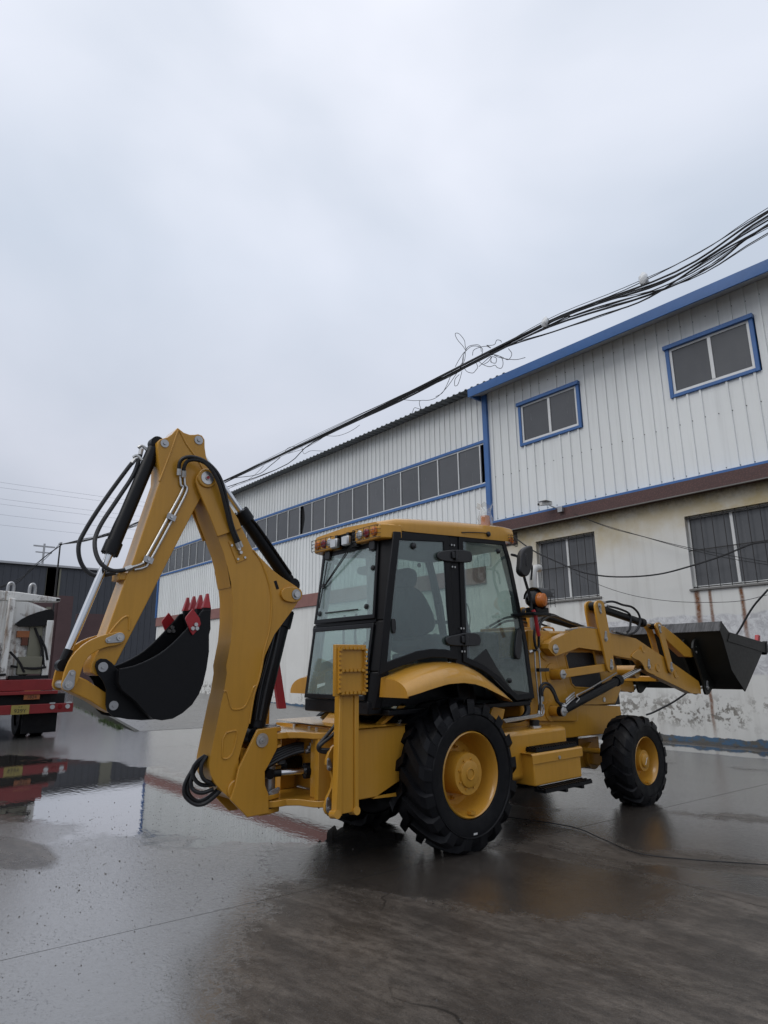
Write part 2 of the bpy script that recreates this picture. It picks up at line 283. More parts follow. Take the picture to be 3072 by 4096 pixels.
 'fendlip': [(-1.1542, 1.3994), (-0.9838, 1.3913), (-0.8421, 1.4009), (-0.6577, 1.4329), (-0.5235, 1.4614), (-0.3042, 1.4996), (-0.0966, 1.5067), (0.0747, 1.4897), (0.2279, 1.4526), (0.3841, 1.397), (0.5215, 1.3481), (0.6625, 1.3025)],
 'hood': [(1.6645, 2.0861), (2.4778, 2.0936), (2.7296, 2.0518)],
 'arm': [(1.8501, 1.805), (1.7971, 1.852), (1.8135, 1.909), (1.8803, 1.9482), (2.4845, 2.1255), (2.9141, 2.1107), (3.1901, 2.0715), (3.6043, 2.0368), (3.8928, 2.0049), (4.2081, 1.8953), (4.6293, 1.7581), (5.1998, 1.5561), (5.6693, 1.3849), (5.7197, 1.2931), (5.7103, 1.1918), (5.3972, 1.2061), (4.3697, 1.4757), (4.0893, 1.5555), (4.0148, 1.6384), (3.9227, 1.7059), (3.234, 1.7749), (3.2331, 1.7684), (3.0041, 1.8262), (2.4475, 1.8671), (1.9335, 1.7615)],
 'bell': [(2.8456, 2.4009), (2.8714, 2.4658), (2.9781, 2.4973), (3.081, 2.4707), (3.086, 2.3805), (3.1347, 2.1471), (3.1889, 1.8098), (3.1804, 1.6012), (3.1322, 1.5542), (3.0572, 1.5554), (3.0083, 1.6134), (2.9616, 1.8708), (2.8935, 2.1191)],
 'blink': [(4.3896, 2.1922), (4.432, 2.2376), (4.5176, 2.2547), (4.5965, 2.2382), (4.6154, 2.1751), (4.6717, 2.0572), (4.7976, 1.6631), (4.8427, 1.5685), (4.7955, 1.5144), (4.7271, 1.5109), (4.6707, 1.5552), (4.6185, 1.7576), (4.4865, 2.1163)],
 'dump': [(4.5928, 2.2094), (4.7595, 2.2064), (5.1725, 2.045), (5.582, 1.8591), (5.7245, 1.8262), (5.6682, 1.7588), (5.5522, 1.7471), (5.298, 1.7587), (4.872, 1.9588), (4.6659, 2.0914)],
 'armboss': [(3.6834, 1.7577), (3.7359, 1.8018), (3.832, 1.8392), (3.9563, 1.8595), (4.0762, 1.8483), (4.2066, 1.8034), (4.2439, 1.7578), (4.1708, 1.637), (4.2325, 1.561), (4.3272, 1.4887), (4.1027, 1.5359), (4.0137, 1.5788), (3.979, 1.646), (3.8939, 1.7014), (3.7508, 1.7283)],
 'tower': [(1.613, 2.0727), (2.0199, 2.0735), (2.1355, 1.9076), (2.1478, 1.7306), (2.238, 1.4953), (2.3604, 1.2393), (2.5283, 1.1738), (2.4996, 0.9715), (1.5523, 1.0291), (1.5786, 1.5829)],
 'bk': [(5.7165, 2.2885), (5.9618, 2.1218), (7.3615, 1.9792), (7.1473, 1.7908), (6.2729, 1.2155), (6.0521, 1.3845), (5.8639, 1.5451), (5.6904, 2.0176), (5.6231, 2.1382)],
 'meshwin': [(2.4126, 1.7706), (2.4824, 1.8111), (2.9676, 1.813), (3.0798, 1.7818), (3.1627, 1.5598), (3.2111, 1.3702), (3.1289, 1.3518), (2.5685, 1.3884), (2.5023, 1.43)],
 'hoodside': [(2.0764, 2.0768), (2.8706, 2.0863), (3.5536, 1.8376), (3.7178, 1.334), (3.5199, 1.1276), (2.5891, 1.1696), (2.4198, 1.2356), (2.2964, 1.4938), (2.2055, 1.731), (2.1931, 1.9095)],
 'frame': [(1.606, 1.0326), (2.5615, 0.9752), (2.5891, 1.1696), (3.6107, 1.098), (3.6214, 0.9959), (3.5545, 0.7904), (3.1282, 0.7695), (2.2557, 0.7822), (1.8008, 0.8171)],
 'lp_rear': [(1.9299, 1.849)],
 'lp_low': [(2.0164, 1.5485)],
 'lp_cyl': [(1.9446, 1.1247)],
 'lp_tip': [(5.8426, 1.2863)],
 'lp_rod': [(4.1272, 1.6237)],
 'lp_belltop': [(2.9485, 2.4159)],
 'lp_bellmid': [(3.0308, 1.9859)],
 'lp_belllow': [(3.1072, 1.6226)],
 'lp_linktop': [(4.5174, 2.1955)],
 'lp_linklow': [(4.7461, 1.5775)],
 'lp_dump': [(5.6162, 1.8249)],
 'lp_gland': [(3.3774, 1.4518)],
 'lh1': [(0.56, 1.5929, 1.1117), (0.56, 1.6372, 1.2895), (0.57, 1.6419, 1.3987), (0.58, 1.6902, 1.4487), (0.6, 1.763, 1.4416), (0.62, 1.823, 1.3758), (0.63, 1.8619, 1.2828), (0.64, 1.903, 1.2081), (0.66, 1.9529, 1.1883)],
 'lh2': [(0.57, 1.6651, 1.2706), (0.58, 1.6615, 1.3618), (0.59, 1.7104, 1.4153), (0.61, 1.7754, 1.3955), (0.63, 1.8182, 1.3211), (0.64, 1.858, 1.2375), (0.66, 1.9704, 1.1967)],
 'lp1': [(0.55, 1.6037, 1.8137), (0.55, 1.5968, 1.6404), (0.55, 1.6122, 1.3528), (0.56, 1.6054, 1.1514), (0.57, 1.5647, 1.114), (0.6, 1.4162, 1.1071), (0.68, 0.7964, 1.0995)],
 'lp2': [(0.57, 1.6594, 1.8205), (0.57, 1.663, 1.6396), (0.57, 1.6545, 1.3519), (0.58, 1.6218, 1.1314), (0.6, 1.5511, 1.103), (0.62, 1.3997, 1.0993), (0.7, 0.7909, 1.0887)],
 'lp3': [(0.6, 1.633, 1.2187), (0.6, 1.6355, 1.1383), (0.62, 1.5807, 1.1023), (0.64, 1.4615, 1.0935), (0.74, 0.7608, 1.0806)],
 'lh3': [(0.5, 1.5782, 1.8155), (0.52, 1.7129, 1.8536), (0.53, 1.7267, 1.9581), (0.54, 1.7277, 2.0917), (0.5, 1.8756, 2.1956), (0.4, 2.2447, 2.2657), (0.3, 2.7468, 2.2169), (0.2, 3.2435, 2.1725)],
 'lh4': [(0.56, 1.671, 1.824), (0.55, 1.6276, 1.8803), (0.55, 1.6145, 1.9932), (0.54, 1.6741, 2.1285), (0.5, 1.863, 2.2305), (0.4, 2.2122, 2.2848), (0.3, 2.6374, 2.2344), (0.2, 3.125, 2.1801)],
 'th1': [(0.6, 3.1278, 2.472), (0.62, 3.343, 2.493), (0.66, 3.5193, 2.4549), (0.68, 3.739, 2.4308), (0.68, 3.8983, 2.3364), (0.68, 3.8956, 2.2123), (0.66, 3.7984, 2.0987), (0.64, 3.5645, 2.0501), (0.63, 3.2546, 2.0867)],
 'th2': [(0.58, 3.2362, 2.4356), (0.6, 3.5301, 2.4042), (0.6, 3.7797, 2.348), (0.6, 3.7933, 2.2358), (0.6, 3.7363, 2.1221), (0.6, 3.5954, 2.0634)],
 'cylpipe': [(0.6, 3.2924, 1.5476), (0.62, 2.6122, 1.3706), (0.63, 2.2824, 1.2949), (0.64, 2.3137, 1.256), (0.65, 2.223, 1.2129)],
 'mirror': [(0.8724, 2.8481), (0.918, 2.9086), (0.9945, 2.9476), (1.0705, 2.9694), (1.0931, 2.9481), (1.089, 2.86), (1.0651, 2.7553), (1.0238, 2.6704), (0.9779, 2.6163), (0.9044, 2.6005), (0.8519, 2.6311), (0.8314, 2.6641), (0.8558, 2.756)],
 'mirarm': [(0.66, 1.1328, 2.9141), (0.75, 1.1072, 2.8835), (0.8, 1.0884, 2.8383), (0.85, 1.057, 2.7566), (0.86, 1.0802, 2.6241), (0.86, 1.1258, 2.5051), (0.86, 1.1776, 2.3662), (0.86, 1.1826, 2.2554)],
 'mirarm2': [(0.93, 0.9865, 2.7657), (0.92, 1.115, 2.7738), (0.9, 1.181, 2.7514), (0.88, 1.1944, 2.6722), (0.87, 1.1886, 2.6007)],
 'lampbody': [(1.0836, 2.4113), (1.1294, 2.4596), (1.2327, 2.4939), (1.386, 2.4968), (1.5038, 2.4625), (1.5617, 2.4293)],
 'lamp': [(1.3078, 2.3762)],
 'lampb': [(1.2776, 2.3971), (1.055, 2.2337), (1.5944, 2.2152)],
 'stack': [(2.0727, 2.6042), (2.105, 2.8184), (2.161, 2.8886)],
 'axle': [(3.4645, 0.4717)],
 'cam': [(-4.265, 5.799), (-3.956, 5.596)],
 'cable_thick': [(-5.7266, 9.35, 5.1826), (-4.9828, 9.3, 4.6226), (-4.153, 9.25, 4.1791), (-3.5286, 9.2, 3.8752), (-2.8697, 9.2, 3.6931), (-2.1567, 9.2, 3.6067), (-1.4841, 9.2, 3.6006), (-0.8049, 9.2, 3.6965), (-0.1649, 9.2, 3.8229), (0.4074, 9.2, 3.9819), (0.7332, 9.2, 3.9872)],
 'cable_thin1': [(-3.7205, 9.4, 5.4246), (-3.0469, 9.4, 5.051), (-2.1548, 9.4, 4.6387), (-1.1471, 9.4, 4.2145), (-0.2381, 9.4, 3.8907), (0.6123, 9.4, 3.613)],
 'cable_thin2': [(-3.7285, 9.45, 5.4099), (-2.7732, 9.4, 4.8926), (-1.9448, 9.4, 4.5416), (-1.037, 9.4, 4.1385), (-0.1771, 9.4, 3.8069), (0.6051, 9.4, 3.5601)],
 'cable_thin3': [(-3.8742, 9.5, 3.895), (-3.1039, 9.4, 3.4971), (-2.3107, 9.4, 3.1925), (-1.49, 9.4, 3.0036), (-0.7273, 9.4, 2.9122), (-0.0169, 9.4, 2.8852), (0.5235, 9.4, 2.9648)],
 'cable_right': [(0.6048, 9.2, 3.0498), (0.3099, 9.2, 2.7603), (0.109, 9.2, 2.4932), (-0.0564, 9.2, 2.2559), (-0.521, 9.2, 1.6901), (-1.0202, 9.2, 1.2297), (-1.223, 9.2, 1.0604), (-1.5264, 9.2, 0.8627), (-1.7812, 9.2, 0.7299), (-2.0406, 9.2, 0.6055), (-2.1967, 9.2, 0.5524)],
 'bund_b0': [(1.95, 10.33), (0.039, 10.007), (-3.199, 10.236), (-8.975, 10.1), (-14.813, 10.066), (-20.838, 10.119)],
 'bund_b1': [(1.929, 10.171), (0.026, 9.89), (-2.115, 10.16), (-3.202, 10.202), (-8.976, 10.04), (-14.812, 10.025), (-20.836, 10.095)],
 'bund_b2': [(1.91, 10.039), (0.008, 9.745), (-2.473, 10.085), (-3.206, 10.147), (-8.977, 10.014), (-14.811, 10.004), (-20.831, 10.046)],
 'bund_b3': [(1.889, 9.882), (0.273, 9.672), (-2.474, 10.072), (-5.764, 10.073), (-8.977, 9.997), (-14.81, 9.983), (-20.826, 9.997)],
 'bund_b4': [(1.956, 10.372), (0.603, 10.196), (-1.13, 10.121), (-3.35, 10.268), (-6.246, 10.1), (-8.974, 10.126), (-14.815, 10.108), (-20.841, 10.144)],
 'bund_b5': [(1.943, 10.277), (1.095, 10.043), (-0.261, 9.849), (-1.784, 10.071), (-3.356, 10.199), (-5.76, 10.149), (-8.975, 10.066), (-14.812, 10.035), (-20.833, 10.071)],
 'bund_b6': [(1.918, 10.092), (0.807, 9.755), (-0.566, 9.717), (-3.213, 10.065), (-5.767, 10.035), (-8.978, 9.963), (-13.95, 9.93), (-16.641, 9.489), (-20.827, 10.009)],
 'bund_b7': [(1.085, 9.96), (-0.573, 9.658), (-1.815, 9.753), (-3.148, 9.931), (-4.85, 10.095), (-6.751, 10.05), (-8.975, 10.083)],
 'loop_l0': [(-6.1, 10.595), (-6.209, 10.784), (-6.377, 11.024), (-6.475, 11.213), (-6.456, 11.285), (-6.366, 11.253), (-6.236, 11.112), (-6.141, 10.926), (-6.092, 10.736), (-6.1, 10.595), (-6.165, 10.476), (-6.234, 10.311), (-6.299, 10.192)],
 'loop_l1': [(-6.129, 10.606), (-5.95, 10.653), (-5.748, 10.623), (-5.582, 10.538), (-5.478, 10.39), (-5.471, 10.27), (-5.516, 10.218)],
 'loop_l2': [(-6.27, 10.181), (-6.165, 10.476), (-5.951, 10.63), (-5.723, 10.565), (-5.558, 10.47), (-5.497, 10.304)],
 'loop_l3': [(-5.852, 10.328), (-5.786, 10.468), (-5.558, 10.47), (-5.311, 10.392), (-5.179, 10.292), (-5.23, 10.359), (-5.322, 10.438), (-5.175, 10.36), (-5.04, 10.35), (-4.928, 10.419), (-4.824, 10.375), (-4.777, 10.287)],
 'loop_l4': [(-5.194, 10.067), (-5.034, 10.027), (-4.806, 9.846), (-4.78, 9.656), (-4.84, 9.544), (-4.98, 9.62), (-5.054, 9.716), (-5.242, 9.742), (-5.48, 9.902), (-5.611, 10.045)],
 'loop_l5': [(-5.18, 9.855), (-5.201, 9.955), (-5.117, 9.991), (-5.013, 9.927), (-4.98, 9.823), (-5.05, 9.782), (-5.154, 9.834), (-5.19, 9.905)],
 'loop_l6': [(-4.56, 10.017), (-4.469, 9.847), (-4.503, 9.727), (-4.632, 9.721), (-4.805, 9.868), (-5.06, 10.037)],
 'loop_l7': [(-4.042, 9.556), (-4.285, 9.586), (-4.556, 9.703), (-4.858, 9.866), (-5.062, 10.015)],
 'loop_l8': [(-6.188, 10.054), (-6.05, 9.884), (-5.882, 9.798), (-5.738, 9.814), (-5.69, 9.912), (-5.723, 10.066)],
 'loop_l9': [(-6.28, 9.994), (-6.351, 9.782), (-6.478, 9.637), (-6.553, 9.628), (-6.6, 9.728), (-6.527, 9.846), (-6.402, 9.944)],
 'loop_l10': [(-6.241, 10.17), (-6.52, 9.987), (-6.807, 9.754), (-7.094, 9.612), (-7.352, 9.53), (-7.676, 9.552), (-8.039, 9.666), (-8.077, 9.548), (-8.049, 9.389), (-8.283, 9.502), (-8.407, 9.428), (-8.427, 9.309)],
 'loop_l11': [(-6.635, 10.127), (-6.798, 9.944), (-6.933, 9.702), (-7.126, 9.599), (-7.351, 9.554)],
 'loop_l12': [(-5.62, 9.886), (-5.195, 10.045), (-5.258, 9.909), (-5.48, 9.902)],
 'loop_l13': [(-6.538, 10.236), (-6.348, 10.404), (-6.131, 10.559), (-6.144, 10.324), (-6.24, 10.194)],
 'loop_l14': [(-8.976, 10.026), (-8.692, 9.9), (-8.344, 9.768), (-8.039, 9.666)],
 'strand_a': [(-15.93, 10.07), (-15.731, 10.17), (-15.397, 10.155), (-15.067, 10.073)],
 'strand_b': [(-13.113, 9.964), (-12.435, 9.756), (-11.894, 9.693), (-11.424, 9.708), (-11.068, 9.769)],
 'strand_c': [(-15.654, 9.94), (-14.676, 9.848), (-13.935, 9.866), (-13.401, 9.915), (-13.113, 9.964)],
 'strand_d': [(-14.679, 9.941), (-14.511, 9.628), (-14.05, 9.626), (-13.159, 9.378), (-12.32, 9.215), (-11.63, 9.13)],
 'strand_e': [(-20.676, 9.572), (-19.824, 9.617), (-19.081, 9.574), (-18.3, 9.678), (-17.557, 9.9)],
 'strand_f': [(-20.901, 10.074), (-19.765, 9.897), (-18.534, 9.685), (-17.763, 9.631), (-17.035, 9.771), (-16.266, 9.927)],
 'bags': [(-3.325, 10.251), (-0.667, 10.174)],
 'bund_left': [(-20.8, 8.1816, 10.0953), (-26.0, 7.9154, 9.7467), (-30.5, 7.782, 9.6598), (-35.5, 7.5992, 9.7949), (-39.5, 7.4164, 9.9925), (-43.5, 6.9114, 10.2231)],
 'bund_left2': [(-43.5, 6.9114, 10.2231), (-43.8, 6.0713, 9.3372), (-44.1, 5.2934, 8.3713), (-44.3, 4.7177, 7.6541), (-44.6, 3.7099, 7.0649)],
 'pole': [(-43.5, 6.8974, 10.3654), (-43.5, 7.1057, 5.976)],
}
# ------------------------------------------------------------------ materials
class NT:
    def __init__(s, name):
        s.m = bpy.data.materials.new(name); s.m.use_nodes = True; s.t = s.m.node_tree
        s.p = s.t.nodes['Principled BSDF']
    def n(s, t, **k):
        x = s.t.nodes.new(t)
        for a, b in k.items(): setattr(x, a, b)
        return x
    def l(s, a, b): s.t.links.new(a, b)
    def val(s, sock, v):
        if isinstance(v, (int, float)): sock.default_value = v
        elif isinstance(v, tuple): sock.default_value = v if len(v) == 4 or sock.type != 'RGBA' else (*v, 1)
        else: s.l(v, sock)
    def pos(s, kind='Object'):
        if kind == 'world': return s.n('ShaderNodeNewGeometry').outputs['Position']
        return s.n('ShaderNodeTexCoord').outputs[kind]
    def map(s, v, scale=(1, 1, 1), loc=(0, 0, 0), rot=(0, 0, 0)):
        x = s.n('ShaderNodeMapping'); x.inputs['Scale'].default_value = scale; x.inputs['Location'].default_value = loc; x.inputs['Rotation'].default_value = rot
        s.l(v, x.inputs[0]); return x.outputs[0]
    def noise(s, v, scale, detail=4, rough=.5, dist=0):
        x = s.n('ShaderNodeTexNoise'); s.l(v, x.inputs['Vector'])
        x.inputs['Scale'].default_value = scale; x.inputs['Detail'].default_value = detail; x.inputs['Roughness'].default_value = rough; x.inputs['Distortion'].default_value = dist
        return x.outputs['Fac']
    def voro(s, v, scale, feat='F1', out='Distance'):
        x = s.n('ShaderNodeTexVoronoi', feature=feat); s.l(v, x.inputs['Vector']); x.inputs['Scale'].default_value = scale; return x.outputs[out]
    def ramp(s, f, stops):
        x = s.n('ShaderNodeValToRGB'); s.l(f, x.inputs[0]); e = x.color_ramp.elements
        while len(e) < len(stops): e.new(.5)
        for q, (p, c) in zip(e, stops):
            q.position = p; q.color = (c, c, c, 1) if isinstance(c, (int, float)) else (*c, 1)
        return x.outputs[0]
    def math(s, op, a, b=None, c=None, clamp=False):
        x = s.n('ShaderNodeMath', operation=op, use_clamp=clamp); s.val(x.inputs[0], a)
        if b is not None: s.val(x.inputs[1], b)
        if c is not None: s.val(x.inputs[2], c)
        return x.outputs[0]
    def sstep(s, x, a, b):
        q = s.n('ShaderNodeMapRange', interpolation_type='SMOOTHSTEP'); s.val(q.inputs[0], x); q.inputs[1].default_value = a; q.inputs[2].default_value = b; return q.outputs[0]
    def mix(s, f, a, b, mode='MIX'):
        x = s.n('ShaderNodeMix', data_type='RGBA', blend_type=mode); s.val(x.inputs['Factor'], f); s.val(x.inputs['A'], a); s.val(x.inputs['B'], b); return x.outputs['Result']
    def fmix(s, f, a, b):
        x = s.n('ShaderNodeMix', data_type='FLOAT'); s.val(x.inputs[0], f); s.val(x.inputs[2], a); s.val(x.inputs[3], b); return x.outputs[0]
    def bump(s, h, st=.3, d=.01, prev=None):
        x = s.n('ShaderNodeBump'); x.inputs['Strength'].default_value = st; x.inputs['Distance'].default_value = d; s.l(h, x.inputs['Height'])
        if prev is not None: s.l(prev, x.inputs['Normal'])
        s.l(x.outputs[0], s.p.inputs['Normal']); return x.outputs[0]
    def set(s, **k):
        for a, b in k.items(): s.val(s.p.inputs[a.replace('_', ' ')], b)
        return s
def simple(name, col, rough=.5, metal=0, var=.12, sc=6, bump=0, bsc=80, spec=.5, coat=0):
    t = NT(name); v = t.pos('world')
    f = t.noise(v, sc, 5, .6)
    t.set(Base_Color=t.mix(f, tuple(c*(1-var) for c in col), tuple(min(1, c*(1+var)) for c in col)), Roughness=t.fmix(t.noise(v, sc*3, 3), max(.02, rough-.08), rough+.08), Metallic=metal)
    t.p.inputs['Specular IOR Level'].default_value = spec
    if coat: t.p.inputs['Coat Weight'].default_value = coat; t.p.inputs['Coat Roughness'].default_value = .1
    if bump: t.bump(t.noise(v, bsc, 3), bump, .004)
    return t.m
def paint_wet(name, col, rough=.32):
    """machine enamel with rain beads on it and faint run-off dulling"""
    t = NT(name); v = t.pos('world')
    big = t.noise(v, 2.2, 4, .55); run = t.noise(t.map(v, (9, 9, .7)), 3, 4, .6)
    c = t.mix(big, tuple(x*.88 for x in col), tuple(x*1.08 for x in col))
    c = t.mix(t.ramp(run, ((.45, 0), (.75, .30))), c, tuple(x*.72 for x in col))
    d = t.voro(v, 85); drop = t.ramp(d, ((.0, 1), (.26, .7), (.36, 0)))
    geo = t.n('ShaderNodeNewGeometry'); sp = t.n('ShaderNodeSeparateXYZ'); t.l(geo.outputs['Normal'], sp.inputs[0])
    up = t.sstep(sp.outputs['Z'], .1, .6)
    msk = t.math('MULTIPLY', t.math('MULTIPLY', drop, t.sstep(t.noise(v, 14, 2), .45, .6)), t.math('ADD', t.math('MULTIPLY', up, .9), .06))
    t.set(Base_Color=c, Roughness=t.fmix(t.noise(v, 7, 4, .65), rough-.1, rough+.14))
    t.l(t.math('ADD', t.math('MULTIPLY', up, .8), .16), t.p.inputs['Coat Weight']); t.p.inputs['Coat Roughness'].default_value = .1; t.p.inputs['Specular IOR Level'].default_value = .35
    b = t.bump(t.noise(v, 260, 2), .05, .002)
    t.bump(msk, .55, .004, b)
    return t.m
YEL = paint_wet('yellow_paint', (.53, .268, .031))
BLK = simple('black_paint', (.0036, .004, .0054), .42, var=.3, spec=.24, bump=.03, bsc=120)
BKT = simple('bucket_paint', (.003, .0035, .0048), .5, var=.25, bump=.06, bsc=140, spec=.25)
LBK = simple('loader_bucket_paint', (.0085, .0088, .0075), .48, var=.25, bump=.06, bsc=140, spec=.3)
RED = simple('red_paint', (.34, .012, .018), .35, var=.18)
RUB = None
def rubber():
    t = NT('tyre_rubber'); v = t.pos('world')
    f = t.noise(v, 5, 6, .62)
    t.set(Base_Color=t.mix(t.ramp(f, ((.35, 0), (.7, 1))), (.0026, .003, .0044), (.0065, .0068, .0082)), Roughness=t.ramp(t.noise(v, 9, 5, .6), ((.35, .36), (.7, .68)))); t.p.inputs['Specular IOR Level'].default_value = .2
    t.bump(t.noise(v, 120, 4), .12, .003); return t.m
RUB = rubber()
HOSE = NT('hose_rubber'); HOSE.set(Base_Color=(.0055, .006, .0075), Roughness=.4); HOSE.bump(HOSE.noise(HOSE.pos('world'), 210, 2), .35, .004); HOSE = HOSE.m
PLA = simple('black_plastic', (.0062, .0066, .008), .4, var=.2, bump=.04, bsc=200)
CHR = simple('chrome', (.62, .63, .64), .12, 1, var=.04)
ZNC = simple('zinc', (.50, .50, .49), .3, .85, var=.2, sc=40)
STL = simple('steel_grey', (.38, .385, .39), .35, .7, var=.15)
LENSR = simple('red_lens', (.20, .012, .016), .12, var=.1); LENSO = simple('amber_lens', (.52, .14, .012), .14, var=.1); LENSW = simple('clear_lens', (.55, .57, .58), .12, .3, var=.2, sc=60)
SEAT = simple('seat_vinyl', (.028, .03, .034), .55, var=.2)
def glass(name, tint, haze, hcol, refl=1.0, haze_up=None):
    t = NT(name); t.t.nodes.remove(t.p); v = t.pos('world')
    o = t.t.nodes['Material Output']; tr = t.n('ShaderNodeBsdfTransparent'); tr.inputs[0].default_value = (*tint, 1)
    gl = t.n('ShaderNodeBsdfGlossy'); gl.inputs['Roughness'].default_value = .03; gl.inputs[0].default_value = (.95, .97, 1, 1)
    df = t.n('ShaderNodeBsdfDiffuse'); df.inputs[0].default_value = (*hcol, 1)
    hz = t.math('MULTIPLY', t.ramp(t.noise(v, 2.2, 3, .5), ((.3, .55), (.75, 1))), haze)
    wet = t.math('MULTIPLY', t.ramp(t.noise(t.map(v, (14, 14, 1.2)), 2, 3, .55), ((.5, 0), (.8, 1))), haze*.35)
    m1 = t.n('ShaderNodeMixShader'); t.l(t.math('ADD', hz, wet), m1.inputs[0]); t.l(tr.outputs[0], m1.inputs[1]); t.l(df.outputs[0], m1.inputs[2])
    lw_ = t.n('ShaderNodeLayerWeight'); lw_.inputs[0].default_value = .5; fz = t.math('ADD', t.math('MULTIPLY', t.math('POWER', lw_.outputs['Facing'], 4.0), .7), .035)
    m2 = t.n('ShaderNodeMixShader'); t.l(t.math('MULTIPLY', fz, refl), m2.inputs[0]); t.l(m1.outputs[0], m2.inputs[1]); t.l(gl.outputs[0], m2.inputs[2])
    t.l(m2.outputs[0], o.inputs[0]); return t.m
GLS = glass('cab_glass', (.82, .895, .865), .22, (.24, .31, .295), 1.6)
GLS2 = glass('cab_glass_rear', (.84, .92, .90), .30, (.46, .585, .57), 1.6)
def window_glass():
    t = NT('factory_glass'); v = t.pos('world')
    f = t.noise(v, 1.3, 5, .6); d = t.noise(t.map(v, (4, 4, .5)), 2, 4)
    ob = t.n('ShaderNodeObjectInfo').outputs['Random']; t.set(Base_Color=t.mix(ob, t.mix(f, (.05, .053, .058), (.085, .089, .095)), t.mix(f, (.08, .084, .09), (.125, .13, .136))), Roughness=t.fmix(d, .08, .38)); t.p.inputs['Specular IOR Level'].default_value = .55  # grey differs from pane to pane, painting in uneven reflections
    t.bump(t.noise(v, 1.7, 2), .02, .02); return t.m
WGL = window_glass()
DARK = simple('dark_void', (.004, .004, .005), .9, var=.1)
ALU = simple('aluminium', (.66, .67, .66), .45, .2, var=.15, sc=3)
BAR = simple('iron_bar', (.03, .028, .027), .6, .3, var=.3)
BLUE = simple('blue_trim', (.042, .135, .36), .38, var=.22, sc=2.5)
def cladding():
    t = NT('white_cladding'); v = t.pos('world')
    big = t.noise(v, .35, 5, .6); run = t.noise(t.map(v, (11, 11, .35)), 1, 5, .65); spk = t.noise(v, 26, 3, .7)
    c = t.mix(big, (.74, .765, .755), (.84, .86, .85))
    c = t.mix(t.ramp(run, ((.5, 0), (.8, .42))), c, (.55, .565, .56))
    c = t.mix(t.ramp(spk, ((.74, 0), (.80, .6))), c, (.25, .23, .2))
    ob = t.n('ShaderNodeObjectInfo').outputs['Random']; c = t.mix(t.math('MULTIPLY', ob, .16), c, (.45, .46, .44)); t.set(Base_Color=c, Roughness=.42); t.bump(t.noise(v, .9, 3), .12, .05); return t.m
CLAD = cladding()
def soffit():
    t = NT('soffit_sheet'); v = t.pos('world'); t.set(Base_Color=t.mix(t.noise(v, 2, 4), (.34, .35, .36), (.48, .49, .49)), Roughness=.5); return t.m
SOF = soffit()
ROOF = simple('roof_sheet', (.17, .185, .195), .5, .2, var=.25, sc=3)
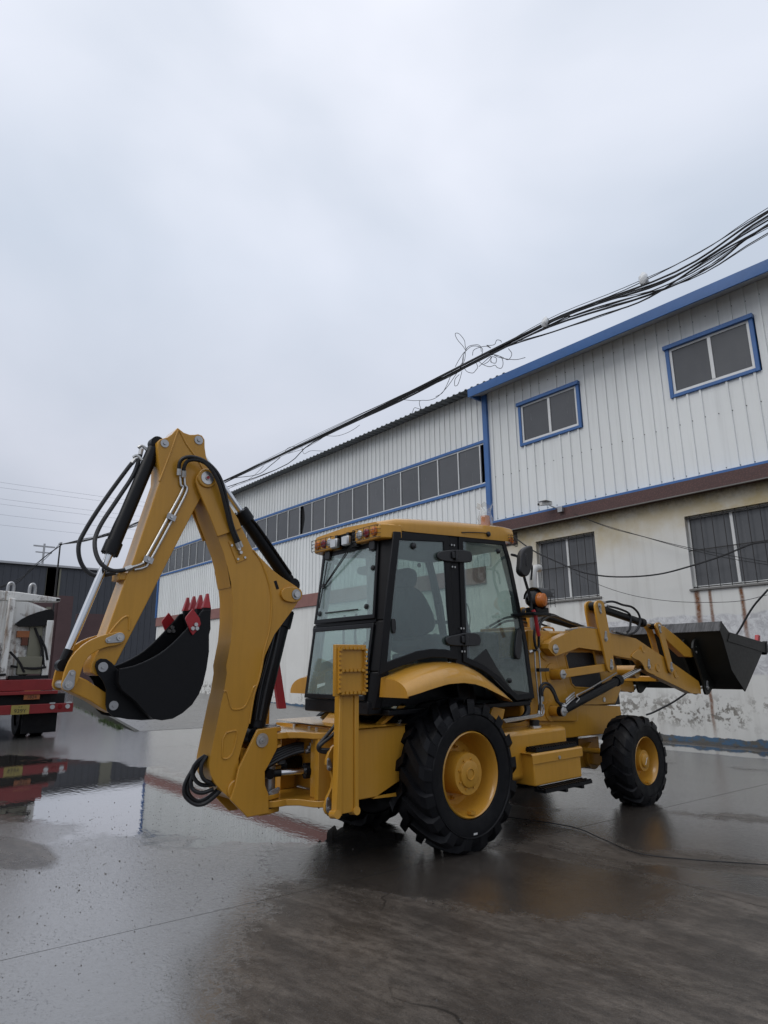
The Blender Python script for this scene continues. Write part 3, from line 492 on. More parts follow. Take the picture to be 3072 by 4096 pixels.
def plaster(name, rust, dirt=True):
    """weathered painted masonry: ochre stain at the top, darker near the ledge, rust runs, lime patch, flaking at the foot, blue painted base"""
    t = NT(name); v = t.pos('world'); s = t.n('ShaderNodeSeparateXYZ'); t.l(v, s.inputs[0]); X, Z = s.outputs['X'], s.outputs['Z']
    big = t.noise(v, .45, 6, .6); mid = t.noise(v, 2.3, 6, .62); fine = t.noise(v, 16, 5, .68)
    c = t.mix(big, (.64, .645, .62), (.80, .805, .78)); c = t.mix(t.math('MULTIPLY', mid, .3), c, (.52, .51, .47))
    run = t.noise(t.map(v, (5, 5, .3)), 1, 5, .62)
    c = t.mix(t.ramp(run, ((.5, 0), (.85, .5))), c, (.36, .35, .32))
    if rust:
        och = t.math('MULTIPLY', t.sstep(t.math('ADD', Z, t.math('MULTIPLY', big, 2.2)), 5.0, 6.4), t.ramp(mid, ((.3, .4), (.6, 1))))
        c = t.mix(och, c, (.52, .43, .25))
        c = t.mix(t.math('MULTIPLY', t.sstep(t.math('ADD', Z, t.math('MULTIPLY', fine, .5)), 5.35, 5.75), .8), c, (.10, .085, .06))  # dark brown band towards the top edge of the wall
        # lime-washed patch with torn poster rests
        lim = t.math('MULTIPLY', t.sstep(t.math('ADD', Z, t.math('MULTIPLY', t.noise(v, 1.4, 5), .5)), 1.62, 1.70), t.math('SUBTRACT', 1, t.sstep(t.math('ADD', Z, t.math('MULTIPLY', t.noise(v, 1.1, 4), .35)), 2.82, 2.88)))
        lim = t.math('MULTIPLY', lim, t.sstep(t.math('ADD', X, t.math('MULTIPLY', mid, 1.2)), -3.6, -3.2))
        lt = t.mix(t.ramp(t.noise(t.map(v, (1, 1, 1), rot=(0, .7, 0)), 6, 6, .75, 1.0), ((.42, 0), (.6, 1))), (.66, .67, .68), (.40, .40, .42))
        c = t.mix(t.math('MULTIPLY', lim, .85), c, lt)
        for rx, w, z0, z1, k in ((-.98, .05, 2.2, 3.22, 1), (-.70, .03, 2.15, 3.22, .9), (-.06, .035, 1.98, 3.22, 1), (.62, .03, 2.3, 3.22, .45), (-.95, .03, .18, 1.5, .9), (-4.9, .05, 2.5, 3.3, .5), (-3.9, .04, 2.7, 3.3, .35)):
            dx = t.math('ABSOLUTE', t.math('SUBTRACT', t.math('ADD', X, t.math('MULTIPLY', t.math('SUBTRACT', t.noise(t.map(v, (1, 1, 1.3)), 2.2, 2), .5), .05)), rx))
            mk = t.math('MULTIPLY', t.math('SUBTRACT', 1, t.sstep(dx, w*.35, w*1.9)), t.math('MULTIPLY', t.sstep(Z, z0-.35, z0+.55), t.math('SUBTRACT', 1, t.sstep(Z, z1-.01, z1+.02))))
            c = t.mix(t.math('MULTIPLY', mk, t.math('MULTIPLY', t.ramp(fine, ((.25, .55), (.6, 1))), k)), c, (.16, .055, .012))
    # flaking above the base
    fl = t.math('MULTIPLY', t.math('SUBTRACT', 1, t.sstep(t.math('ABSOLUTE', t.math('SUBTRACT', Z, .62)), .10, .46)), t.sstep(t.math('ADD', t.math('MULTIPLY', t.noise(v, 7.5, 8, .72), .75), t.math('MULTIPLY', t.noise(v, .8, 2), .25)), .492, .53)); fl = t.math('MULTIPLY', fl, t.sstep(t.noise(v, .7, 3), .40, .56))
    c = t.mix(t.math('MULTIPLY', fl, .85), c, t.mix(fine, (.08, .073, .06), (.24, .22, .19)))
    # blue painted base
    bz = t.math('SUBTRACT', 1, t.sstep(t.math('ADD', Z, t.math('MULTIPLY', t.math('SUBTRACT', mid, .5), .22)), .225 if not rust else .12, .245 if not rust else .14))
    bl = t.mix(t.sstep(t.noise(v, 5, 7, .7), .44, .58), (.06, .125, .21), (.11, .105, .09))
    c = t.mix(bz, c, bl)
    t.set(Base_Color=c, Roughness=t.fmix(t.sstep(Z, 0, .7), .35, .8))
    b = t.bump(fine, .25, .008); t.bump(t.math('SUBTRACT', 1, fl), .5, .006, b); return t.m
PLW = plaster('office_plaster', True); PLH = plaster('hall_plaster', False)
def mesh_tile():
    t = NT('ledge_tile'); v = t.pos('world'); w = t.voro(t.map(v, (1, 1, 1), rot=(0, .785, 0)), 26, 'F1')
    c = t.mix(t.noise(v, 3, 5, .6), (.075, .032, .028), (.13, .06, .052)); c = t.mix(t.ramp(w, ((.25, 0), (.5, .5))), c, (.04, .02, .02))
    t.set(Base_Color=c, Roughness=.55); t.bump(w, .4, .006); return t.m
TILE = mesh_tile()
COP = simple('red_coping', (.24, .115, .10), .7, var=.3, sc=2.5)
DSH = simple('dark_shed_sheet', (.052, .057, .068), .6, var=.15, sc=.6)
MAR = simple('maroon_steel', (.085, .045, .045), .6, var=.25, sc=1.2)
OLV = simple('skylight_sheet', (.17, .165, .12), .6, var=.25, sc=1.5)
def ground_mat():
    """damp concrete with standing water, a wet film and run-off streaks"""
    t = NT('wet_concrete'); v = t.pos('world'); s = t.n('ShaderNodeSeparateXYZ'); t.l(v, s.inputs[0]); X, Y = s.outputs['X'], s.outputs['Y']
    mid = t.noise(v, 1.1, 5, .6, .3); fine = t.noise(v, 22, 5, .7); grit = t.noise(v, 90, 3, .6)
    wob = t.math('ADD', t.math('MULTIPLY', t.math('SUBTRACT', t.noise(v, .6, 6, .6), .5), 1.5), t.math('MULTIPLY', t.math('SUBTRACT', t.noise(v, 3.2, 6, .7), .5), .6))
    def blobs(L):
        best = None
        for cx, cy, rx, ry, a in L:
            ca, sa = math.cos(a), math.sin(a)
            dx, dy = t.math('SUBTRACT', X, cx), t.math('SUBTRACT', Y, cy)
            u_ = t.math('DIVIDE', t.math('ADD', t.math('MULTIPLY', dx, ca), t.math('MULTIPLY', dy, sa)), rx); w_ = t.math('DIVIDE', t.math('SUBTRACT', t.math('MULTIPLY', dy, ca), t.math('MULTIPLY', dx, sa)), ry)
            q = t.math('SUBTRACT', 1, t.math('SQRT', t.math('ADD', t.math('MULTIPLY', u_, u_), t.math('MULTIPLY', w_, w_))))
            best = q if best is None else t.math('MAXIMUM', best, q)
        return best
    pud = blobs(((-5.4, -1.6, 5.2, 1.75, .10), (-2.3, -1.05, 2.7, 1.2, .40), (-22, 6.0, 6, 2, .1), (-.5, 8.6, 4.5, .6, .0)))
    water = t.sstep(t.math('ADD', pud, t.math('MULTIPLY', wob, .8)), .02, .22)
    side_ = t.math('SUBTRACT', t.math('MULTIPLY', t.math('ADD', t.math('MULTIPLY', X, .6), t.math('MULTIPLY', Y, .8)), -1), 1.2)
    wr = blobs(((2.4, 5.2, 4.2, 2.2, .0), (-.2, 3.2, 2.6, 1.4, .3), (-3, 7.6, 6, 1.6, 0), (3.3, 1.0, 1.3, .3, .25), (.9, -.6, 2.0, .9, .5), (1.9, 2.2, 1.8, 1.0, .2), (-.5, .2, 1.8, 1.0, .3)))
    brk_ = t.math('MULTIPLY', t.math('SUBTRACT', t.noise(v, 17, 5, .75), .5), .9); film = t.math('MAXIMUM', t.sstep(t.math('ADD', t.math('ADD', side_, brk_), t.math('MULTIPLY', wob, .8)), -.10, .16), t.math('MULTIPLY', t.sstep(t.math('ADD', t.math('ADD', wr, t.math('MULTIPLY', brk_, .5)), t.math('MULTIPLY', wob, .95)), .0, .22), .8))
    film = t.math('MULTIPLY', film, t.math('SUBTRACT', 1, t.math('MULTIPLY', t.sstep(t.math('ADD', blobs(((-2.2, -3.25, 1.1, .36, .2),)), t.math('MULTIPLY', wob, .4)), .0, .2), .85)))
    vr = t.map(v, rot=(0, 0, -.16)); streak = t.noise(t.map(vr, (.5, 2.0, 1)), 1.5, 6, .70); fan = t.noise(t.map(vr, (.45, 1.6, 1), (3, 7, 0)), 2.0, 6, .72)
    c = t.mix(t.ramp(mid, ((.3, 0), (.7, 1))), (.040, .034, .029), (.115, .099, .084)); c = t.mix(t.ramp(streak, ((.40, 0), (.66, .7))), c, (.028, .024, .021))
    c = t.mix(t.ramp(fan, ((.44, 0), (.62, .7))), c, (.165, .143, .121)); c = t.mix(t.ramp(t.noise(t.map(vr, (1.6, 4, 1)), 4, 6, .75), ((.44, 0), (.60, .6))), c, (.034, .029, .025)); c = t.mix(t.ramp(grit, ((.56, 0), (.66, .55))), c, (.014, .013, .012)); c = t.mix(t.ramp(t.noise(v, 150, 2), ((.62, 0), (.72, .75))), c, (.20, .185, .17)); c = t.mix(t.ramp(t.noise(v, 11, 5, .75), ((.5, 0), (.68, .5))), c, (.03, .026, .023))
    wv = t.n('ShaderNodeVectorMath', operation='ADD'); t.l(v, wv.inputs[0]); nz_ = t.n('ShaderNodeTexNoise'); nz_.inputs['Scale'].default_value = 2.5; t.l(v, nz_.inputs['Vector']); sc_ = t.n('ShaderNodeVectorMath', operation='SCALE'); sc_.inputs['Scale'].default_value = .5; t.l(nz_.outputs['Color'], sc_.inputs[0]); t.l(sc_.outputs[0], wv.inputs[1])
    crack = t.math('SUBTRACT', 1, t.sstep(t.voro(wv.outputs[0], .30, 'DISTANCE_TO_EDGE'), .0008, .0035)); c = t.mix(t.math('MULTIPLY', crack, t.math('MULTIPLY', t.sstep(t.noise(v, .45, 2), .45, .6), .8)), c, (.012, .011, .010))
    left_ = t.sstep(side_, -.4, .5); c = t.mix(film, c, t.mix(left_, t.mix(mid, (.026, .023, .021), (.06, .053, .047)), t.mix(mid, (.115, .111, .105), (.20, .195, .188)))); c = t.mix(water, c, t.mix(mid, (.032, .031, .030), (.055, .052, .049)))  # film colour paler on the left, sky sheen painted into it
    spk = t.math('MULTIPLY', t.math('MULTIPLY', film, t.math('SUBTRACT', 1, water)), t.ramp(t.noise(t.map(v, (1, 1.7, 1)), 30, 5, .78), ((.54, 0), (.63, 1))))
    spk = t.math('MULTIPLY', spk, t.ramp(t.noise(v, 2.2, 4, .65), ((.40, .12), (.62, 1)))); c = t.mix(t.math('MULTIPLY', spk, .85), c, (.022, .021, .020))
    rgh = t.fmix(film, t.ramp(t.math('ADD', t.math('MULTIPLY', mid, .6), t.math('MULTIPLY', streak, .4)), ((.3, .17), (.68, .46))), t.ramp(fine, ((.3, .07), (.7, .22))))
    rgh = t.fmix(water, rgh, .018)
    ob = t.n('ShaderNodeObjectInfo').outputs['Random']; c = t.mix(t.math('MULTIPLY', ob, .22), c, (.03, .027, .024))
    t.set(Base_Color=c, Roughness=rgh); t.l(t.fmix(film, .30, .5), t.p.inputs['Specular IOR Level']); t.p.inputs['IOR'].default_value = 1.5
    t.l(t.math('MULTIPLY', t.math('MAXIMUM', t.math('MULTIPLY', film, .95), water), t.math('SUBTRACT', 1, t.math('MULTIPLY', spk, .9))), t.p.inputs['Coat Weight']); t.l(t.fmix(water, t.ramp(fine, ((.3, .10), (.7, .26))), .012), t.p.inputs['Coat Roughness']); t.p.inputs['Coat IOR'].default_value = 1.65
    hb = t.math('MULTIPLY', t.math('ADD', t.math('MULTIPLY', fine, .8), t.math('MULTIPLY', grit, .4)), t.fmix(film, 1, .5)); hb = t.math('MULTIPLY', hb, t.math('SUBTRACT', 1, water))
    b = t.bump(hb, .55, .008)
    rip = t.math('MULTIPLY', t.noise(t.map(v, (2.2, 5.5, 1), rot=(0, 0, .35)), 3.2, 3, .5), water); nb = t.bump(rip, .05, .010, b); t.l(nb, t.p.inputs['Coat Normal'])
    return t.m
GND = ground_mat()
STONE = simple('wet_grit', (.06, .055, .05), .4, var=.4, sc=40)
CONC = simple('kerb_concrete', (.17, .165, .155), .5, var=.3, sc=2.5, bump=.2, bsc=40)
GRASS = simple('grass_blade', (.05, .085, .022), .6, var=.4, sc=9)
TNK = None
def tank():
    t = NT('tank_paint'); v = t.pos('world'); a = t.noise(v, 3.2, 7, .7); b = t.noise(t.map(v, (6, 6, .6)), 1.5, 5, .65)
    c = t.mix(t.noise(v, 1, 4), (.62, .62, .59), (.82, .82, .79)); c = t.mix(t.ramp(a, ((.54, 0), (.63, .8))), c, (.13, .11, .095)); c = t.mix(t.ramp(b, ((.50, 0), (.70, .8))), c, (.20, .12, .065))
    t.set(Base_Color=c, Roughness=.5); t.bump(a, .2, .01); return t.m
TNK = tank()
TRD = simple('truck_red', (.21, .014, .016), .45, var=.3, sc=3)
PLY = simple('plate_yellow', (.30, .24, .06), .45, var=.25, sc=12); PLO = simple('placard_orange', (.30, .10, .03), .5, var=.3, sc=12); INK = simple('ink_black', (.012, .012, .012), .6)
FRIT = simple('black_glass', (.005, .006, .007), .12, var=.2, spec=.4)
BAG = NT('clear_bag'); BAG.set(Base_Color=(.72, .74, .75), Roughness=.3); BAG.bump(BAG.noise(BAG.pos('world'), 45, 3), .6, .01); BAG = BAG.m
# ================================================================== the setting
g = MB(); g.add([(-1200, -1200, -.035), (1200, -1200, -.035), (1200, 1200, -.035), (-1200, 1200, -.035)], [[0, 1, 2, 3]])
ground = g.build('ground', GND, kind='structure')
# concrete slabs: joints follow (0.1, 1) and (1, -0.1)
JD = Vector((.1, 1, 0)).normalized(); JE = Vector((JD.y, -JD.x, 0)); J0 = Vector((.97, .69, 0)); SX, SY, GAP = 5.0, 5.2, .004
sm = MB(); sm.prism([JE*GAP+JD*GAP, JE*(SX-GAP)+JD*GAP, JE*(SX-GAP)+JD*(SY-GAP), JE*GAP+JD*(SY-GAP)], (0, 0, -.03))
slab_me = sm.mesh('concrete_slab', GND)
for i in range(-9, 3):
    for j in range(-3, 2):
        o = bpy.data.objects.new('concrete_slab', slab_me); COL.objects.link(o); o.parent = ground
        o.location = J0+JE*SX*i+JD*SY*j+Vector((0, 0, rnd.uniform(-.0015, .0015)))
WCON = simple('wet_ramp_concrete', (.17, .168, .162), .3, var=.25, sc=1.6, bump=.3, bsc=26)
# ramp slab along the hall with grass at its foot
rp = [(-29.3, 4.93), (-25.7, 4.33), (-17.6, 2.78), (-13.0, 2.05), (-12.2, 5.5), (-12.6, 9.64), (-31.5, 9.64)]
hz = lambda x: .004+max(0, (-13.2-x))*.034
q = MB(); n = len(rp); q.add([(a, b, -.02) for a, b in rp]+[(a, b, hz(a)) for a, b in rp], [list(range(n))[::-1], list(range(n, 2*n))]+[[i, (i+1) % n, n+(i+1) % n, n+i] for i in range(n)])
q.build('ramp', WCON, kind='structure')
KRB = simple('dark_kerb', (.045, .045, .036), .6, var=.5, sc=3, bump=.4, bsc=22)  # kerb face coloured darker than the ramp
q = MB()
for (a, b), (c, d) in zip(rp[:3], rp[1:4]):
    dx, dy = c-a, d-b; L_ = math.hypot(dx, dy); nx, ny = dy/L_*.12, -dx/L_*.12
    h0, h1 = hz(a)+.012, hz(c)+.012; v_ = [(a, b, -.02), (c, d, -.02), (c+nx, d+ny, -.02), (a+nx, b+ny, -.02), (a, b, h0), (c, d, h1), (c+nx, d+ny, h1), (a+nx, b+ny, h0)]
    q.add(v_, [[0, 1, 2, 3], [4, 5, 6, 7], [0, 1, 5, 4], [1, 2, 6, 5], [2, 3, 7, 6], [3, 0, 4, 7]])
q.build('kerb', KRB, kind='structure')
gb = MB()
for k in range(900):
    t = rnd.random(); a, b = ((-29.0, 4.75), (-13.6, 2.02)) if rnd.random() < .25 else ((-17.6, 2.66), (-13.9, 2.05))
    x, y, _ = *lerp(a, b, t), 0; y += -.1-abs(rnd.gauss(0, .09)); h = rnd.uniform(.04, .17)*(.4+.6*math.sin(9*t)**2)
    an = rnd.uniform(0, 6.28); dx, dy = .008*math.cos(an), .008*math.sin(an); lx, ly = rnd.gauss(0, .05), rnd.gauss(0, .05)
    gb.add([(x-dx, y-dy, -.01), (x+dx, y+dy, -.01), (x+lx, y+ly, h)], [[0, 1, 2]])
gr = gb.build('grass', GRASS, kind='stuff', fix=False); tag(gr, 'green weeds along the foot of the ramp edge', 'grass')
# grit lying in the water
ico = [(-1, 0, -.4), (1, 0, -.4), (0, 1, -.3), (0, -1, -.3), (.1, .1, .9)]; icf = [[0, 3, 4], [3, 1, 4], [1, 2, 4], [2, 0, 4]]
gm = MB()
for k in range(5200):
    if rnd.random() < .85: x, y = rnd.gauss(-.7, 2.0), rnd.gauss(-2.7, .8)
    else: x, y = rnd.uniform(-7, 4), rnd.uniform(-4.6, 1)
    r = min(.010, .0012+abs(rnd.expovariate(700)))*rnd.uniform(.6, 1.3); an = rnd.uniform(0, 6.28); ca, sa = math.cos(an)*r, math.sin(an)*r; k1 = rnd.uniform(.5, 1)
    gm.add([(x+a*ca-b*sa*k1, y+a*sa+b*ca*k1, .001+c*r*.7+.3*r) for a, b, c in ico], icf)
gm = gm.build('grit', STONE, kind='stuff', fix=False); tag(gm, 'small dark grit scattered over the wet concrete', 'grit')

def sheet(x0, x1, z0, z1, y, pitch, phase, h=.034, w=.03, dirn=-1):
    """ribbed wall sheet facing -y"""
    prof = [(x0, 0)]; k = math.ceil((x0-phase)/pitch)
    while phase+k*pitch < x1-.02:
        c = phase+k*pitch
        if c-w > x0+.005 and c+w < x1-.005: prof += [(c-w, 0), (c-w*.72, h), (c+w*.72, h), (c+w, 0)]
        k += 1
    prof.append((x1, 0)); q = MB(); m_ = len(prof)
    q.add([(a, y-b, z0) for a, b in prof]+[(a, y-b, z1) for a, b in prof], [[i, i+1, m_+i+1, m_+i] for i in range(m_-1)]); return q

# ------------------------------------------------------------------ two-storey office
off = thing('office_building', 'two-storey office with stained plaster below and white ribbed cladding above', 'building', (-1, 9.8, 0))
YW = 9.65; XL, XR = -6.95, 9.0
wins_lo = [(-5.14, -3.34, 3.28, 4.93), (-1.05, .85, 3.25, 4.89), (3.1, 5.0, 3.25, 4.89)]
q = MB(); xs = [XL]
q.box(XL, XR, YW, YW+.3, -.02, 3.25); q.box(XL, XR, YW, YW+.3, 4.93, 5.42)
for a, b in ((XL, -5.14), (-3.34, -1.05), (.85, 3.1), (5.0, XR)): q.box(a, b, YW, YW+.3, 3.25, 4.93)
q.box(-5.14, -3.34, YW, YW+.3, 3.25, 3.28); q.box(-1.05, .85, YW, YW+.3, 4.89, 4.93); q.box(3.1, 5.0, YW, YW+.3, 4.89, 4.93)
q.build('wall', PLW, off)
MB().box(XL+.1, XR, YW+.32, 16, .0, 9.6).build('inner_core', DARK, off)
lg = MB().box(XL, XR, 9.40, 9.75, 5.34, 5.64).build('ledge', TILE, off)
MB().box(XL, XR, 9.36, 9.41, 5.315, 5.338).build('drip_edge', CONC, lg)
MB().box(XL, XR, 9.42, 9.64, 5.643, 5.70).build('flashing', BLUE, lg)
q = MB(); brk = random.Random(3)
for k in range(14):
    x = -6.35+.11*(k % 5)+brk.uniform(-.03, .03); z = 4.98+.085*(k//5)+brk.uniform(-.02, .02)
    b_ = MB().box(x, x+.1, 9.60-brk.uniform(0, .04), 9.66, z, z+.07).build('brick', COP if k % 3 else CONC, off)
MB().box(-6.6, -5.75, 9.63, 9.648, 4.95, 5.30).build('broken_plaster', simple('broken_plaster', (.09, .075, .06), .9, var=.5, sc=9, bump=.6, bsc=14), off)
YC = 9.62
bounds = [-6.55, -5.42, -4.4, -3.36, -2.16, -1.01, 0, 1.0, 2.2, 3.4, 4.4, 5.4, 6.6, 7.8, 9.0]
wins_up = [(-5.39, -3.38, 7.73, 9.05), (-.99, .97, 7.73, 9.06), (3.42, 5.38, 7.73, 9.06)]
for a, b in zip(bounds, bounds[1:]):
    c = (a+b)/2; hit = any(w[0] < c < w[1] for w in wins_up)
    for z0, z1 in (((5.70, 7.74), (9.05, 9.78)) if hit else ((5.70, 9.78),)):
        sheet(a-.004, b+.004, z0, z1, YC-rnd.uniform(0, .006), .29, -.03).build('cladding_panel', CLAD, off, fix=False)
q = MB()
for zz in (5.80, 7.05, 9.45):
    for k in range(54):
        xx = -6.45+k*.29+.075; zz2 = zz+rnd.uniform(-.02, .02)
        if any(w[0]-.05 < xx < w[1]+.05 and w[2]-.1 < zz2 < w[3]+.1 for w in wins_up): continue
        q.cyl((xx, YC+.0, zz2), (xx, YC-.014, zz2), .011, seg=6)
q.build('cladding_screws', BAR, off, kind='stuff')
MB().box(-6.72, -6.55, 9.53, 9.66, 5.58, 9.72).build('corner_post', BLUE, off, .006)
ev = MB(); ev.box(-6.85, XR, 9.06, 9.10, 9.60, 9.87); ev.box(-6.85, -6.80, 9.10, 9.66, 9.62, 9.87)
fa = ev.build('fascia', BLUE, off, .004)
for k in range(11):
    a, b = -6.79+k*1.45, -6.79+(k+1)*1.45-.008
    q = MB(); q.add([(a, 9.10, 9.63), (b, 9.10, 9.63), (b, 9.66, 9.79), (a, 9.66, 9.79), (a, 9.10, 9.645), (b, 9.10, 9.645), (b, 9.66, 9.805), (a, 9.66, 9.805)], [[0, 1, 2, 3], [7, 6, 5, 4], [0, 4, 5, 1], [2, 6, 7, 3], [1, 5, 6, 2], [3, 7, 4, 0]])
    q.build('soffit_panel', SOF, off)
q = MB(); q.add([(-6.83, 9.08, 9.875), (XR, 9.08, 9.875), (XR, 16, 10.7), (-6.83, 16, 10.7), (-6.83, 9.08, 9.84), (XR, 9.08, 9.84), (XR, 16, 10.66), (-6.83, 16, 10.66)], [[0, 1, 2, 3], [7, 6, 5, 4], [0, 4, 5, 1], [1, 5, 6, 2], [2, 6, 7, 3], [3, 7, 4, 0]]); q.build('roof', ROOF, off)

WHF = simple('window_white', (.66, .67, .66), .45, var=.15, sc=3)
def upper_window(x0, x1, z0, z1, par):
    sr = MB()
    s = .085; y0, y1 = 9.555, 9.66
    sr.box(x0, x0+s, y0, y1, z0, z1-.1); sr.box(x1-s, x1, y0, y1, z0, z1-.1); sr.box(x0+s, x1-s, y0, y1, z0, z0+s*.9); sr.box(x0-.03, x1+.02, y0-.05, y1, z1-.1, z1)
    w = sr.build('window', BLUE, par, .004)
    f = .055; a0, a1, b0, b1 = x0+s, x1-s, z0+s*.9, z1-.1; xm = (a0+a1)/2+.03
    fr = MB(); fr.box(a0, a0+f*1.1, 9.585, 9.64, b0, b1); fr.box(a1-f*1.1, a1, 9.585, 9.64, b0, b1); fr.box(a0+f*1.1, a1-f*1.1, 9.585, 9.64, b0, b0+f*1.3); fr.box(a0+f*1.1, a1-f*1.1, 9.585, 9.64, b1-f, b1); fr.box(xm-f*.7, xm+f*.7, 9.578, 9.62, b0+f*1.3, b1-f)
    fr.build('frame', ALU, w, .003)
    MB().box(a0+f, xm-f*.6, 9.612, 9.618, b0+f, b1-f*.8).build('pane', WGL, w); MB().box(xm+f*.6, a1-f, 9.604, 9.610, b0+f, b1-f*.8).build('pane', WGL, w)
for wn in wins_up: upper_window(*wn, off)
def lower_window(x0, x1, z0, z1, par):
    f = .05; yq = YW+.13
    fr = MB(); fr.box(x0, x0+f, yq, yq+.06, z0, z1); fr.box(x1-f, x1, yq, yq+.06, z0, z1); fr.box(x0+f, x1-f, yq, yq+.06, z0, z0+f*1.3); fr.box(x0+f, x1-f, yq, yq+.06, z1-f, z1); xm = (x0+x1)/2; fr.box(xm-f*.6, xm+f*.6, yq-.01, yq+.05, z0+f*1.3, z1-f)
    w = fr.build('window', WHF, par, .003)
    MB().box(x0+f, xm-f*.5, yq+.03, yq+.036, z0+f, z1-f).build('pane', WGL, w); MB().box(xm+f*.5, x1-f, yq+.022, yq+.028, z0+f, z1-f).build('pane', WGL, w)
    k = 8
    for i in range(k):
        x = x0+.09+(x1-x0-.18)*i/(k-1); MB().cyl((x, YW+.04, z0-.0), (x+rnd.uniform(-.006, .006), YW+.04, z1), .008, seg=8).build('bar', BAR, w)
    for z in (z0+.03, z0+(z1-z0)*.52, z1-.05): MB().box(x0, x1, YW+.05, YW+.056, z-.012, z+.012).build('bar', BAR, w)
    MB().box(x0-.06, x1+.06, YW-.05, YW+.12, z0-.05, z0-.004).build('sill', CONC, w, .006)
for wn in wins_lo: lower_window(*wn, off)

# ------------------------------------------------------------------ long hall
hall = thing('factory_hall', 'long white ribbed factory hall with a ribbon of dark windows', 'building', (-19, 9.8, 0))
HX0, HX1 = -31.8, XL-.005
MB().box(HX0, HX1, YW+.02, YW+.3, -.02, 3.98).build('plinth_wall', PLH, hall)
MB().box(HX0-.02, HX1, YW-.05, YW+.3, 3.985, 4.47).build('coping', COP, hall)
MB().box(HX0, -6.76, YW+.2, 20, 3.9, 9.7).build('inner_core', DARK, hall)
x = HX1+.22; k = 0
while x > HX0:
    a, b = max(x-.94, HX0), x
    for z0, z1 in ((4.47, 6.9), (8.3, 9.97)):
        sheet(a-.003, b+.003, z0, z1, 9.64-rnd.uniform(0, .004), .235, -6.77, .032, .026).build('cladding_panel', CLAD, hall, fix=False)
    x -= .94
tr_ = MB().box(HX0, -6.73, 9.585, 9.66, 8.24, 8.33).build('trim', BLUE, hall, .004); MB().box(HX0, -6.73, 9.575, 9.66, 6.865, 6.955).build('trim', BLUE, hall, .004)
rb = MB().box(HX0, -6.73, 9.61, 9.64, 6.957, 7.0); rb.box(HX0, -6.73, 9.61, 9.64, 8.2, 8.238)
rib = rb.build('window_ribbon', ALU, hall)
x = -6.94; k = 0
while x > HX0+.2:
    MB().box(x-.02, x+.02, 9.60, 9.645, 7.0, 8.2).build('mullion', ALU, rib)
    a, b = x-.905+.02, x-.02
    if abs(x+15.64) < .46:   # the broken light
        zz = [(a+.16, 7.0), (a+.27, 7.35), (a+.33, 7.62), (a+.29, 7.95), (a+.2, 8.2), (b, 8.2), (b, 7.0)]
        MB().xz(zz, 9.632, 9.637).build('pane', WGL, rib)
        MB().box(a, a+.4, 9.70, 9.71, 7.0, 8.2).build('void', DARK, rib)
    else:
        MB().box(a, b, 9.63+rnd.uniform(0, .004), 9.637, 7.0, 8.2).build('pane', WGL, rib)
    x -= .905
q = MB(); x = HX0-.35; up = []
while x < -5.4:
    for dx, dz in ((0, 0), (.07, 0), (.10, .035), (.15, .035), (.18, 0)): up.append((x+dx, dz))
    x += .25
m_ = len(up); vs = []
for y, z in ((9.16, 9.93), (20, 11.0)):
    vs += [(a, y, z+b) for a, b in up]+[(a, y, z+b-.012) for a, b in up]
fs = []
for i in range(m_-1):
    fs += [[i, i+1, 2*m_+i+1, 2*m_+i], [m_+i, 3*m_+i, 3*m_+i+1, m_+i+1], [i, m_+i, m_+i+1, i+1]]
q.add(vs, fs); q.build('roof', ROOF, hall)
MB().box(HX0-.06, HX0+.06, 9.54, 9.66, 4.47, 9.9).build('corner_trim', BLUE, hall)
MB().box(HX0, HX0+.2, 9.66, 20, 0, 9.9).build('gable_wall', CLAD, hall)

# ------------------------------------------------------------------ background left
shed = thing('dark_shed', 'huge dark grey sheet-metal shed far behind the tanker', 'building', (-160, 20, 0))
x0 = -150
MB().box(-190, x0, -90, 90, -.02, 23.6).build('wall', DSH, shed)
q = MB(); y = -90
while y < 90: q.box(x0, x0+.1, y, y+.28, .0, 23.5); y += 1.4
q.build('rib', DSH, shed, kind='stuff')
MB().box(-190.5, x0+.7, -91, 91, 23.65, 24.1).build('roof_edge', STL, shed)
for y in (-22, -2, 31.6, 46.5, 66): MB().box(x0+.11, x0+.2, y-1.25, y+1.25, 5.0, 23.4).build('skylight_panel', OLV, shed)
MB().box(x0+.11, x0+.2, 30.3, 33.2, 5.0, 23.4).build('skylight_panel', OLV, shed)
mw = thing('maroon_gatehouse', 'tall maroon steel panel structure beside the tanker', 'wall', (-60, 11, 0))
MB().box(-62, -60, 9.3, 12.3, -.02, 8.2).build('panel', MAR, mw); MB().box(-59.99, -59.8, 11.2, 12.45, -.0, 8.3).build('post', MAR, mw); MB().box(-59.8, -59.75, 10.2, 10.6, 2.5, 7.2).build('stripe', OLV, mw)
lw = MB().box(-62, -60.5, 13.4, 16.2, -.02, 6.8).build('maroon_wall', MAR); tag(lw, 'lower maroon wall under the dark shed, left of the hall', 'wall')
